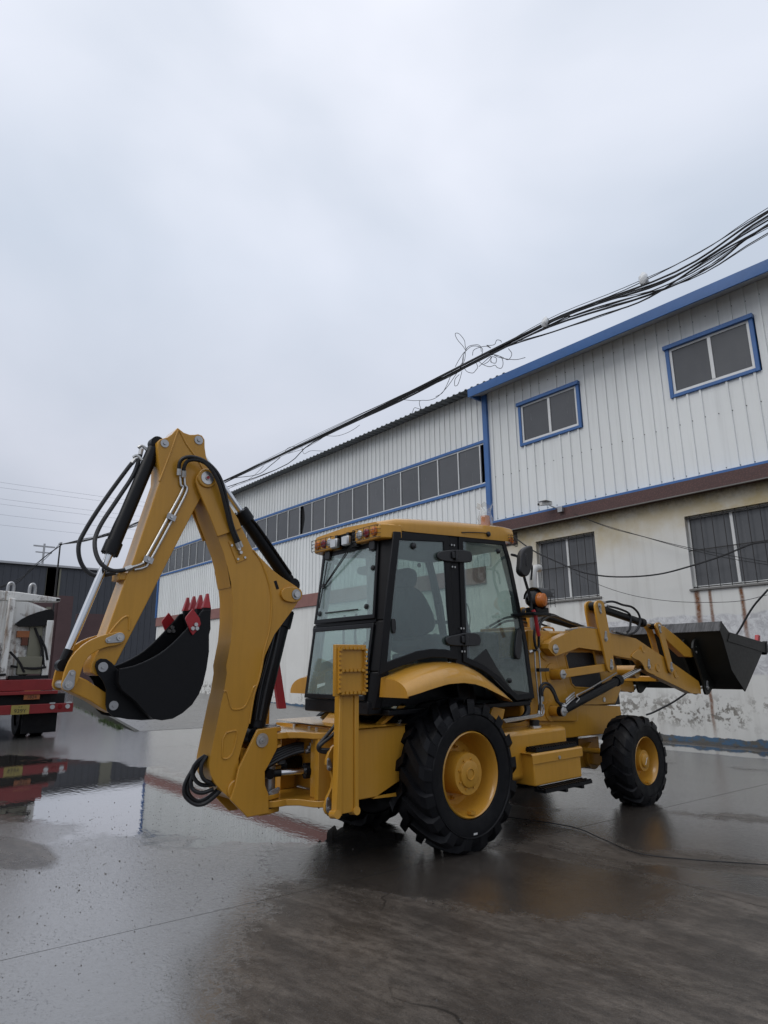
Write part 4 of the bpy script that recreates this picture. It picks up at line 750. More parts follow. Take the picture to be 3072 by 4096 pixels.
# poles and wires
pp = O['pole']; po = thing('utility_pole', 'thin grey utility pole carrying the cable bundle at the left', 'pole', (pp[0][0], pp[0][1], 0))
MB().cyl((pp[0][0], pp[0][1], -.02), pp[0], .08, .05, seg=12).build('post', BAR, po); MB().box(pp[0][0]-.3, pp[0][0]+.3, pp[0][1]-.05, pp[0][1]+.05, pp[0][2]-.12, pp[0][2]-.02).build('bracket', STL, po)
po2 = thing('power_pole', 'distant thin power pole with crossarms above the dark shed roof', 'pole', (-195, 39.1, 0))
MB().cyl((-195, 39.1, 0), (-195, 39.1, 36.5), .4, .28, seg=10).build('post', STL, po2); MB().box(-195.2, -194.8, 36.3, 41.9, 35.5, 35.9).build('crossarm', STL, po2); MB().box(-195.2, -194.8, 37, 41.2, 33.8, 34.1).build('crossarm', STL, po2)
WIRE = simple('cable_sheath', (.010, .0105, .012), .55, var=.3); WIREF = simple('far_wire', (.34, .36, .41), .8)
for i, (za, zb, dy) in enumerate(((40.5, 42, 0), (39, 40.2, 3), (37, 38.2, 0), (35.8, 36.5, 2), (33.8, 34.5, 0), (31.4, 31.6, 3))):
    pts = [(-150+12*t*(dy-1)/9, -60+160*t, za+(zb-za)*t+6*(t-.5)**2) for t in [k/14 for k in range(15)]]
    o = MB().tube(pts, .024, 5, 1).build('transmission_line', WIREF); tag(o, 'faint distant power line crossing the low sky at the left', 'cable', 'distant power lines')
names = ['bund_b%d' % i for i in range(8)]
brng = random.Random(11)
for i, nm in enumerate(names*2):
    jit = 0 if i < 8 else .06
    P = [(a, 8.2+brng.uniform(-.04, .04), z+brng.uniform(-jit, jit)) for a, z in O[nm]]
    if P[0][0] > 1: P = [(P[0][0]+7, 8.2, P[0][2]+.75), (P[0][0]+3, 8.2, P[0][2]+.25)]+P
    if nm != 'bund_b7':
        jl = [(x+brng.uniform(-.05, .05), y+brng.uniform(-.05, .05), z+(brng.uniform(-.12, .12) if 0 < k < 5 else 0)) for k, (x, y, z) in enumerate(O['bund_left'])]
        P = P[:-1]+jl[1:] if P[-1][0] > -21 else [p for p in P if p[0] > -15]+jl[1:]
        P.sort(key=lambda p: -p[0])
    o = MB().tube(P, brng.choice((.011, .014, .018, .022)) if i < 8 else .008, 6, 5).build('overhead_cable', WIRE)
    tag(o, 'black cable in the sagging overhead bundle above the eaves', 'cable', 'cables of the overhead bundle')
for k in range(4):
    P = [(x+brng.uniform(-.1, .1), y+brng.uniform(-.1, .1), z+(brng.uniform(-.25, .1) if 0 < j < 4 else 0)) for j, (x, y, z) in enumerate(O['bund_left2'])]
    o = MB().tube(P, .02, 6, 4).build('drop_cable', WIRE); tag(o, 'cable falling from the thin pole towards the tanker', 'cable', 'cables falling from the pole')
q = MB()
for k in range(15): q.tube([(a, 8.2+.02*math.sin(3*j+k), z) for j, (a, z) in enumerate(O['loop_l%d' % k])], .0085, 5, 5)
tag(q.build('wire_tangle', WIRE), 'tangle of loose curled wire hanging on the overhead bundle', 'wire')
for k, lb in zip('abcdef', ('short loose wire end curling above the cable bundle', 'long slack wire under the bundle near the tangle', 'thin slack wire under the middle of the bundle', 'bent wire end dangling towards the hall roof', 'thin wire drooping below the bundle near the boom', 'slack cable hanging below the bundle near the boom')):
    P = [(a, 8.2, z) for a, z in O['strand_'+k]]; tag(MB().tube(P, .008 if k != 'f' else .014, 5, 5).build('loose_wire', WIRE), lb, 'wire')
for (a, z), lb in zip(O['bags'], ('white plastic wrap on the cable joint nearer the tangle', 'white plastic wrap on the cable joint above the eaves')):
    q = MB(); br = random.Random(int(z*100)); vs = []
    for j in range(7):
        for i in range(10):
            t = 2*math.pi*i/10; h = j/6; r = .12*(.35+math.sin(math.pi*min(1, h*.85+.15)))*br.uniform(.7, 1.2)*.75
            vs.append((a+r*math.cos(t), 8.2+r*math.sin(t), z-.14+.3*h))
    q.add(vs, [[j*10+i, j*10+(i+1) % 10, (j+1)*10+(i+1) % 10, (j+1)*10+i] for j in range(6) for i in range(10)]); q.add(vs, [list(range(10)), [60+i for i in range(10)]])
    tag(q.build('cable_joint', BAG, angle=60), lb, 'cable joint')
for nm, r, lb in (('cable_thick', .018, 'thick black cable sagging across the lower office wall'), ('cable_thin1', .007, 'thin upper wire from the ledge to the barred window'), ('cable_thin2', .007, 'second thin wire just below the upper wire from the ledge'), ('cable_thin3', .006, 'thin wire sagging low under the barred windows'), ('cable_right', .02, 'thick cable passing down behind the raised loader bucket')):
    tag(MB().tube(O[nm], r, 7, 5).build('wall_cable', WIRE), lb, 'cable')
# ground cord
P = [(-.9, 1.0, .012), (.1, 1.22, .012), (.42, 1.32, .012), (1.02, 1.42, .012), (1.5, 1.22, .012), (1.97, 1.03, .012), (2.4, 1.2, .012), (2.87, 1.5, .012), (3.6, 1.9, .012), (5.2, 2.4, .012)]
tag(MB().tube(P, .005, 7, 6).build('ground_cord', WIRE), 'thin black cord snaking over the concrete past the rear wheel', 'cord')
# wall camera
cm = thing('security_camera', 'white bullet security camera under the office cladding', 'camera', (-4.2, 9.4, 5.7))
WHP = simple('white_plastic', (.62, .62, .6), .4, var=.08)
cb = MB().prism([(-4.52, 9.02, 5.72), (-4.42, 9.02, 5.72), (-4.42, 9.02, 5.81), (-4.52, 9.02, 5.81)], (.16, .26, .03)).build('housing', WHP, cm, .008)
MB().box(-4.54, -4.27, 9.0, 9.28, 5.835, 5.845).build('sunshield', WHP, cm); MB().tube([(-4.32, 9.22, 5.74), (-4.2, 9.3, 5.66), (-4.08, 9.38, 5.62)], .018, 8, 4).build('arm', STL, cm); MB().box(-4.14, -4.0, 9.30, 9.40, 5.52, 5.66).build('junction_box', STL, cm, .006); MB().cyl((-4.5, 9.015, 5.765), (-4.53, 8.995, 5.765), .03).build('lens', INK, cm)

# ------------------------------------------------------------------ tanker lorry, seen from behind
tk = thing('tanker_lorry', 'weathered white tanker lorry with red chassis, seen from behind', 'lorry', (-16, -.95, 0))
q = MB(); prof = chaikin([(-2.6, 1.46), (-.36, 1.46), (-.33, 2.6), (-.40, 3.36), (-2.6, 3.48)], 1); q.yz(prof, -20.5, -13.3); q.build('tank_body', TNK, tk, .06)
MB().box(-21, -13.05, -2.6, -.22, 1.15, 1.42).build('deck', TRD, tk, .01); MB().box(-13.08, -12.99, -2.6, -.10, 1.06, 1.14).build('deck_edge', TRD, tk, .01)
bm_ = MB().box(-13.1, -12.98, -2.6, .30, .60, .82).build('bumper_beam', TRD, tk, .01)
MB().box(-21, -13.15, -2.4, .12, .66, 1.06).build('chassis', DARK, tk)
for y0_, y1_ in ((-2.5, -1.55), (-.75, .05)): MB().box(-13.5, -13.42, y0_, y1_, .10, .70).build('mudflap', RUB, tk)
for y in (-1.9, -1.58, -.62, -.25):
    w_ = MB(); w_.lathe([(-.14, .24), (-.15, .46), (-.11, .51), (.11, .51), (.15, .46), (.14, .24)], (-14.1, y, .5), (0, 1, 0), 28); w_.cyl((-14.1, y-.1, .5), (-14.1, y+.1, .5), .26, seg=20); w_.build('wheel', RUB, tk)
MB().box(-13.29, -13.1, -.50, -.34, 1.43, 2.9).build('side_pillar', TNK, tk, .02); MB().box(-13.29, -13.2, -.86, -.56, 1.6, 2.75).build('rear_panel', OLV, tk, .01)
MB().box(-13.27, -13.12, -1.42, -1.28, 1.43, 3.42).build('rear_pillar', TNK, tk, .02)
q = MB(); q.yz([(-2.6, 3.34), (-.2, 3.40), (-.2, 3.50), (-1.2, 3.60), (-2.6, 3.64)], -13.62, -13.28); tb_ = q.build('top_beam', TNK, tk, .02); MB().box(-13.61, -13.27, -.30, -.21, 3.42, 3.48).build('beam_end', DARK, tb_)
for y in (-1.36, -.86): MB().tube([(-13.45, y-.06, 3.5), (-13.45, y-.06, 3.76), (-13.45, y, 3.84), (-13.45, y+.06, 3.76), (-13.45, y+.06, 3.5)], .04, 10, 5).build('vent_pipe', STL, tk)
q = MB(); q.yz(chaikin([(-1.28, 2.72), (-1.0, 2.98), (-.6, 3.16), (-.36, 3.2), (-.34, 2.85), (-.6, 2.74)], 1), -13.29, -13.12); q.build('rear_hood', DARK, tk)
MB().box(-13.30, -13.2, -1.14, -.86, 2.46, 2.62).build('tail_tag', PLO, tk); MB().box(-13.30, -13.18, -1.02, -.88, 2.26, 2.46).build('tail_tag', simple('rust_brown', (.10, .03, .015), .7), tk)
MB().box(-13.4, -13.1, -1.05, -.52, 1.55, 1.98).build('valve_box', OLV, tk, .01); MB().box(-13.35, -13.08, -1.2, -.34, 1.43, 1.52).build('valve_rail', DARK, tk)
MB().box(-13.32, -13.2, -2.6, -1.45, 2.0, 2.04).build('body_seam', DARK, tk); MB().box(-13.32, -13.2, -2.6, -1.45, 1.62, 1.70).build('body_seam', simple('rust_brown2', (.12, .06, .03), .7), tk)
for k, (a, b) in enumerate((((-13.2, -.75, 2.7), (-13.12, -.45, 1.7)), ((-13.2, -.62, 2.5), (-13.1, -.4, 1.9)), ((-13.2, -1.2, 1.75), (-13.08, -.42, 1.72)), ((-13.2, -2.1, 2.2), (-13.1, -1.45, 1.7)), ((-13.2, -1.25, 2.1), (-13.1, -.9, 1.6)), ((-13.2, -2.4, 1.6), (-13.1, -1.3, 1.55)))): MB().tube([a, (b[0], a[1]*.4+b[1]*.6, a[2]*.6+b[2]*.4-.05), b], .03, 8, 4).build('pipe', DARK, tk)
for y, m1 in ((-1.62, LENSR), (-.2, LENSW), (-.02, LENSR), (.16, LENSW)): MB().cyl((-12.98, y, .74), (-12.955, y, .74), .055).build('tail_light', m1, bm_)
for y in (-.27, .12): MB().box(-12.98, -12.97, y, y+.13, .815, .85).build('reflector', LENSW, bm_)
pl_ = MB().box(-12.975, -12.965, -1.12, -.72, .60, .82).build('number_plate', PLY, bm_)
textmesh('939Y', .13, 'plate_number', INK, bm_, (-12.962, -.92, .675), (R(90), 0, R(90)))
textmesh('L V', .06, 'plate_prefix', INK, bm_, (-12.962, -.92, .775), (R(90), 0, R(90)))
pc = MB().box(-13.04, -13.03, -.86, -.50, .94, 1.16).build('placard', PLO, tk)
textmesh('80', .11, 'placard_number', INK, pc, (-13.027, -.68, 1.10), (R(90), 0, R(90))); textmesh('1824', .11, 'placard_number', INK, pc, (-13.027, -.68, .995), (R(90), 0, R(90)))
MB().box(-12.98, -12.9, -1.95, -1.6, .5, .72).build('mudguard_marker', PLO, tk)
# ================================================================== the backhoe loader
bh = thing('backhoe_loader', 'yellow backhoe loader with black digging bucket and raised front bucket', 'excavator')
def pin(p, x0, x1, r, mat=ZNC, parent=None, name='pin'):
    q = MB(); q.cyl((x0, p[0], p[1]), (x1, p[0], p[1]), r, seg=24); d = .006 if x1 > x0 else -.006
    q.cyl((x1, p[0], p[1]), (x1+d*1.5, p[0], p[1]), r*.42, r*.36, seg=14); return q.build(name, mat, parent)
def retainer(p, p2, x, r, parent, r2=None):
    """washer plate with pin head and bolt"""
    r2 = r2 or r*.6; a, b = Vector(p), Vector(p2); d = (b-a).normalized(); n_ = Vector((-d.y, d.x)); pts = []
    for k in range(13): t = math.pi*k/12; pts.append(a+r*(n_*math.cos(t)-d*math.sin(t)))
    for k in range(13): t = math.pi*k/12; pts.append(b+r2*(-n_*math.cos(t)+d*math.sin(t)))
    o = MB().yz([(v.x, v.y) for v in pts], x, x+.008).build('pin_plate', STL, parent, .002)
    q = MB().cyl((x+.008, *p), (x+.02, *p), r*.62, seg=20); q.cyl((x+.02, *p), (x+.026, *p), r*.25, seg=12); q.build('pin_head', ZNC, parent)
    MB().cyl((x+.008, *p2), (x+.018, *p2), r*.3, seg=6).build('bolt', ZNC, parent); return o
def hyd(name, p0, p1, gl, rb, rr, parent, flip=False, ext=0):
    """cylinder: barrel from p0 to the gland at fraction gl, chrome rod on to p1"""
    p0, p1 = Vector(p0), Vector(p1); d = (p1-p0).normalized(); g_ = p0+(p1-p0)*gl
    q = MB(); q.cyl(p0+d*rb*.9, g_, rb, seg=24); q.cyl(g_-d*rb*1.5, g_+d*rb*.35, rb*1.22, seg=24)
    side_ = Vector((1, 0, 0)); q.cyl(p0-side_*rb*.8, p0+side_*rb*.8, rb*1.05, seg=20)
    for k in range(10):
        t = 2*math.pi*k/10; a = d.orthogonal().normalized(); b = d.cross(a); c = g_+d*rb*.35+(a*math.cos(t)+b*math.sin(t))*rb*1.03; q.cyl(c, c+d*rb*.14, rb*.1, seg=6)
    o = q.build(name, BLK, parent)
    MB().cyl(g_+d*rb*.3, p1-d*rr*1.5, rr, seg=20).build('rod', CHR, o)
    e_ = MB(); e_.cyl(p1-d*rr*4, p1, rr*1.15, seg=16); e_.cyl(p1-side_*rr*1.5, p1+side_*rr*1.5, rr*1.5, seg=18); e_.build('rod_eye', BLK, o)
    return o
def hose(pts, r, parent, name='hose', mat=HOSE, fit=True):
    o = MB().tube(pts, r, 9, 6).build(name, mat, parent)
    if fit and len(pts) > 2 and mat == HOSE:
        for a, b in ((pts[0], pts[1]), (pts[-1], pts[-2])):
            a, b = Vector(a), Vector(b); d = (b-a).normalized(); MB().cyl(a-d*.02, a+d*.035, r*1.25, seg=6).build('fitting', ZNC, o)
    return o

# ---------------- wheels
def tyre(cx, cy, cz, Rr, Wd, rim, nl, out, deep, lag, wide, parent):
    """lugged tyre; out = +1 when the outer face looks along +x"""
    h = Wd/2; rc = Rr-deep
    prof = [(-h*.80, rim*1.005), (-h*.93, rim*1.06), (-h*1.0, rim+(rc-rim)*.45), (-h*.985, rim+(rc-rim)*.72), (-h*.90, rc-.03), (-h*.72, rc-.008), (-h*.3, rc), (h*.3, rc), (h*.72, rc-.008), (h*.90, rc-.03), (h*.985, rim+(rc-rim)*.72), (h*1.0, rim+(rc-rim)*.45), (h*.93, rim*1.06), (h*.80, rim*1.005)]
    q = MB(); q.lathe(prof, (cx, cy, cz), (1, 0, 0), 72)
    # sidewall rings
    for s in (-1, 1): q.lathe([(s*h*.99, rim+(rc-rim)*.60), (s*h*1.035, rim+(rc-rim)*.63), (s*h*.995, rim+(rc-rim)*.66)], (cx, cy, cz), (1, 0, 0), 72)
    for k in range(nl):
        for s in (-1, 1):
            ph = 2*math.pi*(k+(.5 if s < 0 else 0))/nl; vs = []
            st = ((-.04, 0, 1.0), (.30, .30, 1.0), (.62, .62, 1.05), (.86, .88, 1.15), (.985, 1.0, 1.25), (1.03, 1.05, 1.3))
            for (u, f, ww) in st:
                x = s*u*h; top = Rr if u < .8 else (Rr-.012 if u < .95 else (Rr-.045 if u < 1 else rc-.085)); bot = rc-.03 if u < .8 else rc-.09
                a0 = ph+lag*f; dw = wide*ww/2
                for rr_, da in ((bot, -dw*1.25), (top, -dw), (top, dw), (bot, dw*1.25)):
                    a = a0+da; vs.append((cx+x, cy+rr_*math.sin(a)*-1, cz+rr_*math.cos(a)))
            m_ = len(st); fs = [[0, 1, 2, 3], [(m_-1)*4+i for i in (3, 2, 1, 0)]]
            for j in range(m_-1):
                for i in range(3): fs.append([j*4+i, (j+1)*4+i, (j+1)*4+i+1, j*4+i+1])
            q.add(vs, fs)
    return q.build('tyre', RUB, parent, angle=30)
def wheel(name, cx, cy, cz, Rr, Wd, rim, nl, out, deep, lag, wide, hubr, hubx, bolts):
    s = out; ox = cx+s*Wd*.42
    w = MB(); P = [(s*Wd*.44, rim*1.03), (s*Wd*.46, rim*1.0), (s*Wd*.43, rim*.965), (s*Wd*.36, rim*.95), (s*Wd*.30, rim*.90), (s*Wd*.12, rim*.885), (s*Wd*.05, rim*.84), (-s*Wd*.02, rim*.80), (-s*Wd*.02, rim*.45), (-s*Wd*.02, .0)]
    w.lathe(P, (cx, cy, cz), (1, 0, 0), 64); w.lathe([(-s*Wd*.45, rim*1.03), (-s*Wd*.4, rim*.95), (-s*Wd*.05, rim*.85)], (cx, cy, cz), (1, 0, 0), 64)
    o = w.build(name, YEL, bh, angle=40)
    tyre(cx, cy, cz, Rr, Wd, rim, nl, out, deep, lag, wide, o)
    hb = MB(); h0 = -s*Wd*.02
    hb.lathe([(h0, hubr*1.02), (hubx*s, hubr), (hubx*s+s*.012, hubr*.97), (hubx*s+s*.012, hubr*.66), (hubx*s+s*.03, hubr*.63), (hubx*s+s*.034, hubr*.58), (hubx*s+s*.034, 0)], (cx, cy, cz), (1, 0, 0), 48)
    ho = hb.build('hub', YEL, o, angle=40)
    for k in range(8 if bolts else 0):
        t = 2*math.pi*(k+.4)/8; rr_ = hubr*.80; c = (cx+s*(hubx+.012), cy+rr_*math.sin(t)*.9, cz+rr_*math.cos(t)*.9); MB().cyl(c, (c[0]+s*.012, c[1], c[2]), .011, seg=6).build('bolt', YEL, o)
    nb = 10 if bolts else 6
    for k in range(nb):
        t = 2*math.pi*(k+.25)/nb; rr_ = (hubr*1.22 if bolts else hubr*1.35); c = (cx-s*Wd*.02, cy+rr_*math.sin(t), cz+rr_*math.cos(t))
        q = MB().cyl(c, (c[0]+s*.03, c[1], c[2]), .02, seg=6); q.cyl((c[0]+s*.03, c[1], c[2]), (c[0]+s*.05, c[1], c[2]), .010, seg=8); q.build('wheel_nut', YEL if bolts else BLK, o)
    va = MB().box(min(ox-.03*s, ox+.02*s), max(ox-.03*s, ox+.02*s), cy-.03, cy+.03, cz-rim*.93, cz-rim*.86).build('valve_guard', YEL, o)
    return o
for s in (1, -1):
    rw = wheel('rear_wheel', s*.70, 0, .672, .69, .51, .375, 17, s, .05, .36, .125, .19, .18, True)
    fw = wheel('front_wheel', s*.865, 3.07, .505, .525, .37, .272, 15, s, .030, .26, .19, .125, .12, False)
    if s == 1:
        lr = MB(); lr.lathe([(.18+.035, .055), (.18+.043, .052), (.18+.043, .047), (.18+.035, .044)], (.70, 0, .672), (1, 0, 0), 28); lr.build('hub_emblem', YEL, rw)
        MB().box(.70+.253, .70+.2555, -.03, .02, .155, .172).build('tyre_label', WHP, rw); MB().tube([(.865+.157, 3.045, .46), (.865+.157, 3.10, .54)], .004, 6, 1).build('hub_scratch', WHP, fw)

# ---------------- frame
fr_ = MB(); fr_.yz(O['frame'], -.43, .43); fr_.yz([(-1.15, .56), (1.65, .56), (1.9, .82), (1.65, 1.05), (-1.15, 1.13)], -.40, .40)
frame = fr_.build('chassis_frame', YEL, bh, .01)
MB().cyl((-.62, 0, .672), (.62, 0, .672), .15, seg=24).build('rear_axle', YEL, frame)
ax = MB(); ax.box(-.66, .66, 2.97, 3.17, .40, .58); ax.cyl((-.3, 3.07, .5), (.3, 3.07, .5), .17, seg=20); ax.prism([(-.25, 2.8, .36), (.25, 2.8, .36), (.25, 3.3, .36), (-.25, 3.3, .36)], (0, 0, .36)); ax.build('front_axle', YEL, frame, .01)
MB().cyl((-.6, 2.82, .56), (.66, 2.82, .60), .035, seg=14).build('tie_rod', YEL, frame)
MB().box(-.4, .4, 1.7, 2.6, .62, .78).build('sump_guard', BLK, frame, .01)
st_ = MB(); st_.box(.30, .62, -1.20, -.55, .55, 1.13); st_.box(-.62, -.30, -1.2, -.55, .55, 1.13); st_.box(-.30, .30, -1.14, -.7, .55, 1.13)
rf = st_.build('stabilizer_frame', YEL, bh, .008)
q = MB(); q.prism([(.63, -1.2, 1.14), (.66, -1.2, 1.14), (.66, -.55, 1.14), (.63, -.55, 1.14)], (-1.29, 0, .012)); q.build('top_flange', YEL, rf)
for s in (1, -1):
    MB().yz([(-.75, 1.145), (-.70, 1.145), (-.42, 1.30), (-.48, 1.32)], s*.42, s*.50).build('cab_mount', YEL, rf); MB().yz([(-.95, .54), (-.62, .66), (-.50, .86), (-.58, .52)], s*.405, s*.62).build('gusset', YEL, rf)
MB().yz([(-1.0, 1.145), (-.93, 1.145), (-.70, 1.33), (-.78, 1.33)], -.1, .1).build('cab_mount', YEL, rf)

# ---------------- swing carriage plates, kingpost
cp = [(-.13, -1.72), (-.17, -1.66), (-.17, -1.55), (-.24, -1.47), (-.40, -1.42), (-.46, -1.36), (-.46, -1.15), (.46, -1.15), (.46, -1.36), (.40, -1.42), (.24, -1.47), (.17, -1.55), (.17, -1.66), (.13, -1.72), (.06, -1.76), (-.06, -1.76)]
ca_ = MB(); ca_.xy(cp, 1.055, 1.11)
car = ca_.build('swing_carriage', YEL, bh, .006)
MB().xy(cp, .50, .555).build('lower_plate', YEL, car, .006)
for s in (1, -1):
    MB().box(s*.30-.055, s*.30+.055, -1.36, -1.20, .556, 1.054).build('upright', YEL, car, .006); MB().box(s*.40-.03, s*.40+.03, -1.40, -1.16, .556, 1.054).build('upright', YEL, car, .006)
    for z in (.70, .88): MB().cyl((s*.30+s*.056, -1.30, z), (s*.30+s*.09, -1.30, z), .026, seg=8).build('bolt', ZNC, car)
for x, y in ((.1, -1.28), (-.2, -1.25), (.25, -1.3)): MB().cyl((x, y, 1.11), (x, y, 1.135), .014, seg=8).build('grease_nipple', ZNC, car)
kp = MB()
for s in (1, -1): kp.yz(O['kingpost'], s*.145, s*.172)
for z0, z1 in ((1.115, 1.15), (1.0, 1.045), (.562, .60), (.45, .49)): kp.xy([(-.145, -1.80), (.145, -1.80), (.145, -1.70), (.10, -1.58), (.0, -1.53), (-.10, -1.58), (-.145, -1.70)], z0, z1)
kp.box(-.144, .144, -1.86, -1.83, .55, .98)
king = kp.build('swing_post', YEL, bh, .005)
MB().cyl((0, -1.63, .44), (0, -1.63, 1.17), .055, seg=20).build('swing_pin', STL, king)
for z in (1.152, 1.048, .602, .492): MB().lathe([(0, .085), (.006, .085), (.006, .02)], (0, -1.63, z), (0, 0, 1), 24).build('collar', ZNC, king)
p = O['pin_king'][0]; pin(p, .172, .182, .058, ZNC, king, 'pin_washer'); pin(p, -.18, .19, .032, STL, king)
retainer((-1.66, .60), (-1.60, .63), .10, .035, king)
for s in (1, -1):
    hc = hyd('swing_cylinder', (s*.26, -1.12, .77), (s*.10, -1.70, .77), .42, .055, .028, bh); MB().box(s*.26-.075, s*.26+.075, -1.32, -1.16, .70, .84).build('cylinder_head', BLK, hc, .012)
bun = [hose(O['swhose%d' % i], .019, king, fit=False) for i in range(5)]
for i in range(4):
    MB().cyl((.17+.03*i, -1.36, .93+.03*i), (.19+.03*i, -1.30, .94+.03*i), .022, seg=6).build('fitting', ZNC, car)

# ---------------- boom
bm2 = MB(); bm2.yz(O['boom'], -.125, .125); boom = bm2.build('boom', YEL, bh, .007)
for s in (1, -1):
    MB().yz(O['ear'], s*.1255, s*.152).build('fork_plate', YEL, boom, .005)
    MB().yz(chaikin(O['lug'], 1), s*.1255, s*.150).build('lug_plate', YEL, boom, .004)
MB().tube(O['weld_boom'], .0095, 6, 3).build('weld', YEL, boom); MB().tube(O['weld_v'], .009, 6, 3).build('weld', YEL, boom)
rc_ = chaikin(O['recess'], 1); MB().tube([(.1255, a, b) for a, b in rc_+[rc_[0]]], .009, 6, 1).build('weld', YEL, boom)
p = O['pin_stick'][0]
MB().lathe([(.152, .085), (.165, .085), (.17, .08), (.17, 0)], (0, *p), (1, 0, 0), 32).build('boss', YEL, boom); pin(p, .17, .176, .058, ZNC, boom, 'pin_washer'); MB().cyl((.18, *p), (.192, *p), .016, seg=6).build('bolt', RED, boom)
p = O['pin_lug'][0]; pin(p, -.15, .158, .048, STL, boom); MB().cyl((.158, *p), (.174, *p), .028, seg=20).build('pin_head', ZNC, boom)
p = O['pin_boom'][0]; MB().lathe([(.125, .078), (.135, .078), (.142, .072), (.142, 0)], (0, *p), (1, 0, 0), 32).build('boss', YEL, boom); pin(p, -.18, .148, .036, STL, boom)
MB().yz(O['plateb'], .1255, .134).build('hose_plate', YEL, boom, .003)
for a, b in zip((.15, .85, .2, .85), (.2, .15, .85, .9)):
    c = lerp(lerp(O['plateb'][0], O['plateb'][1], a), lerp(O['plateb'][3], O['plateb'][2], a), b); MB().cyl((.134, *c), (.142, *c), .011, seg=8).build('bolt', ZNC, boom)
for k in (.45, .62): 
    c = lerp(lerp(O['plateb'][0], O['plateb'][1], .6), lerp(O['plateb'][3], O['plateb'][2], .6), k); MB().cyl((.134, *c), (.165, *c), .016, seg=6).build('fitting', ZNC, boom)
s0, s1 = O['slot']; MB().yz([(s0[0]-.014, s0[1]), (s0[0]+.014, s0[1]+.01), (s1[0]+.014, s1[1]), (s1[0]-.014, s1[1]-.01)], .1256, .1275).build('slot', DARK, boom)
for nm in ('hose_a', 'hose_b'): hose(O[nm], .0165, boom)
for nm in ('loop1', 'loop2', 'loop3', 'loop4', 'loop5'): hose(O[nm], .0165, boom, fit=False)
pl, pk = O['pin_lug'][0], O['pin_king'][0]
hyd('boom_cylinder', (0, pk[0]+.01, pk[1]+.02), (0, pl[0], pl[1]), .86, .082, .04, bh)
hose([(.10, -1.80, 1.22), (.09, -1.74, 1.5), (.08, -1.66, 1.8), (.07, -1.60, 2.05)], .016, boom, fit=False); hose([(.06, -1.82, 1.22), (.05, -1.77, 1.5), (.05, -1.69, 1.8), (.04, -1.62, 2.05)], .016, boom, fit=False)
rb_ = MB().prism([(-.20, -1.45, 1.29), (-.12, -1.47, 1.29), (-.12, -1.39, 1.29), (-.20, -1.37, 1.29)], (-.02, -.09, .50)).build('boom_lock_bar', RED, bh, .004)
pr_ = O['pin_head_r'][0]; gs = O['gland_st'][0]; base_s = (pl[0]-.12, pl[1]+.06)
dvec = (Vector(gs)-Vector(pr_)).normalized(); Ls = 1.62; base_s = tuple(Vector(pr_)+dvec*Ls)
hyd('stick_cylinder', (0, *base_s), (0, *pr_), 1-(Vector(gs)-Vector(pr_)).length/Ls, .062, .030, bh)
MB().tube([(.065, base_s[0]-.05, base_s[1]+.10), (.07, gs[0]+.12, gs[1]-.10), (.05, gs[0]+.02, gs[1]-.05)], .011, 8, 3).build('pipe', BLK, boom)

# ---------------- stick
sk = MB(); sk.yz(O['stick'], -.105, .105); stick = sk.build('stick', YEL, bh, .006)
for nm in ('weld_stick', 'weld_head1', 'weld_head2'): MB().tube(O[nm], .009, 6, 3).build('weld', YEL, stick)
for nm, r in (('pin_head_l', .036), ('pin_head_r', .040)): pin(O[nm][0], -.115, .112, r, STL, stick)
for nm in ('pipe_a', 'pipe_b'): hose(O[nm], .0105, stick, 'pipe', ZNC, False)
for nm in ('clampA', 'clampB'):
    c = O[nm][0]; MB().yz([(c[0]-.045, c[1]-.012), (c[0]+.03, c[1]-.035), (c[0]+.045, c[1]+.012), (c[0]-.03, c[1]+.035)], .132, .140).build('pipe_clamp', STL, stick); MB().cyl((.14, *c), (.148, *c), .012, seg=6).build('bolt', ZNC, stick)
MB().box(-.09, .09, -3.10, -3.04, 2.36, 2.42).build('stop_block', YEL, stick, .006)
for nm, r in (('hose_c', .0175), ('hose_d', .0175)): hose(O[nm], r, stick)
hose(O['hose_e'], .009, stick, 'pipe', BLK, False)
MB().tube([(0, -2.93, 3.50), (-.01, -2.97, 3.53), (-.02, -3.0, 3.51)], .014, 8, 3).build('fitting', ZNC, stick); MB().tube([(0, -2.96, 3.40), (-.02, -3.0, 3.44), (-.04, -3.03, 3.42)], .014, 8, 3).build('fitting', ZNC, stick)
bt, ge, ce = O['pin_head_l'][0], O['gland_bk'][0], O['cyl_bk_end'][0]
tb0 = O['bar_bk_top'][0]; axd = (Vector(tb0)-Vector(ge)).normalized(); L = 1.0
pend = Vector(ce); ptop = Vector(tb0)
hyd('bucket_cylinder', (0, ptop.x, ptop.y), (0, pend.x, pend.y), (Vector(ge)-ptop).length/(pend-ptop).length, .056, .030, bh)

# ---------------- bucket linkage
bn = chaikin(O['banana'], 1)
for s in (1, -1):
    o = MB().yz(bn, s*.108, s*.136).build('guide_link', YEL, bh, .004)
    if s == 1:
        retainer(O['pin_link_a'][0], O['pin_link_a2'][0], .137, .038, o); retainer(O['pin_link_b'][0], O['pin_link_b2'][0], .137, .042, o)
hl = MB().yz(O['hlink'], -.085, .085).build('bucket_link', YEL, bh, .008)
pb = O['pin_link_b'][0]; MB().cyl((-.13, *pb), (.13, *pb), .03, seg=18).build('pin', STL, hl)

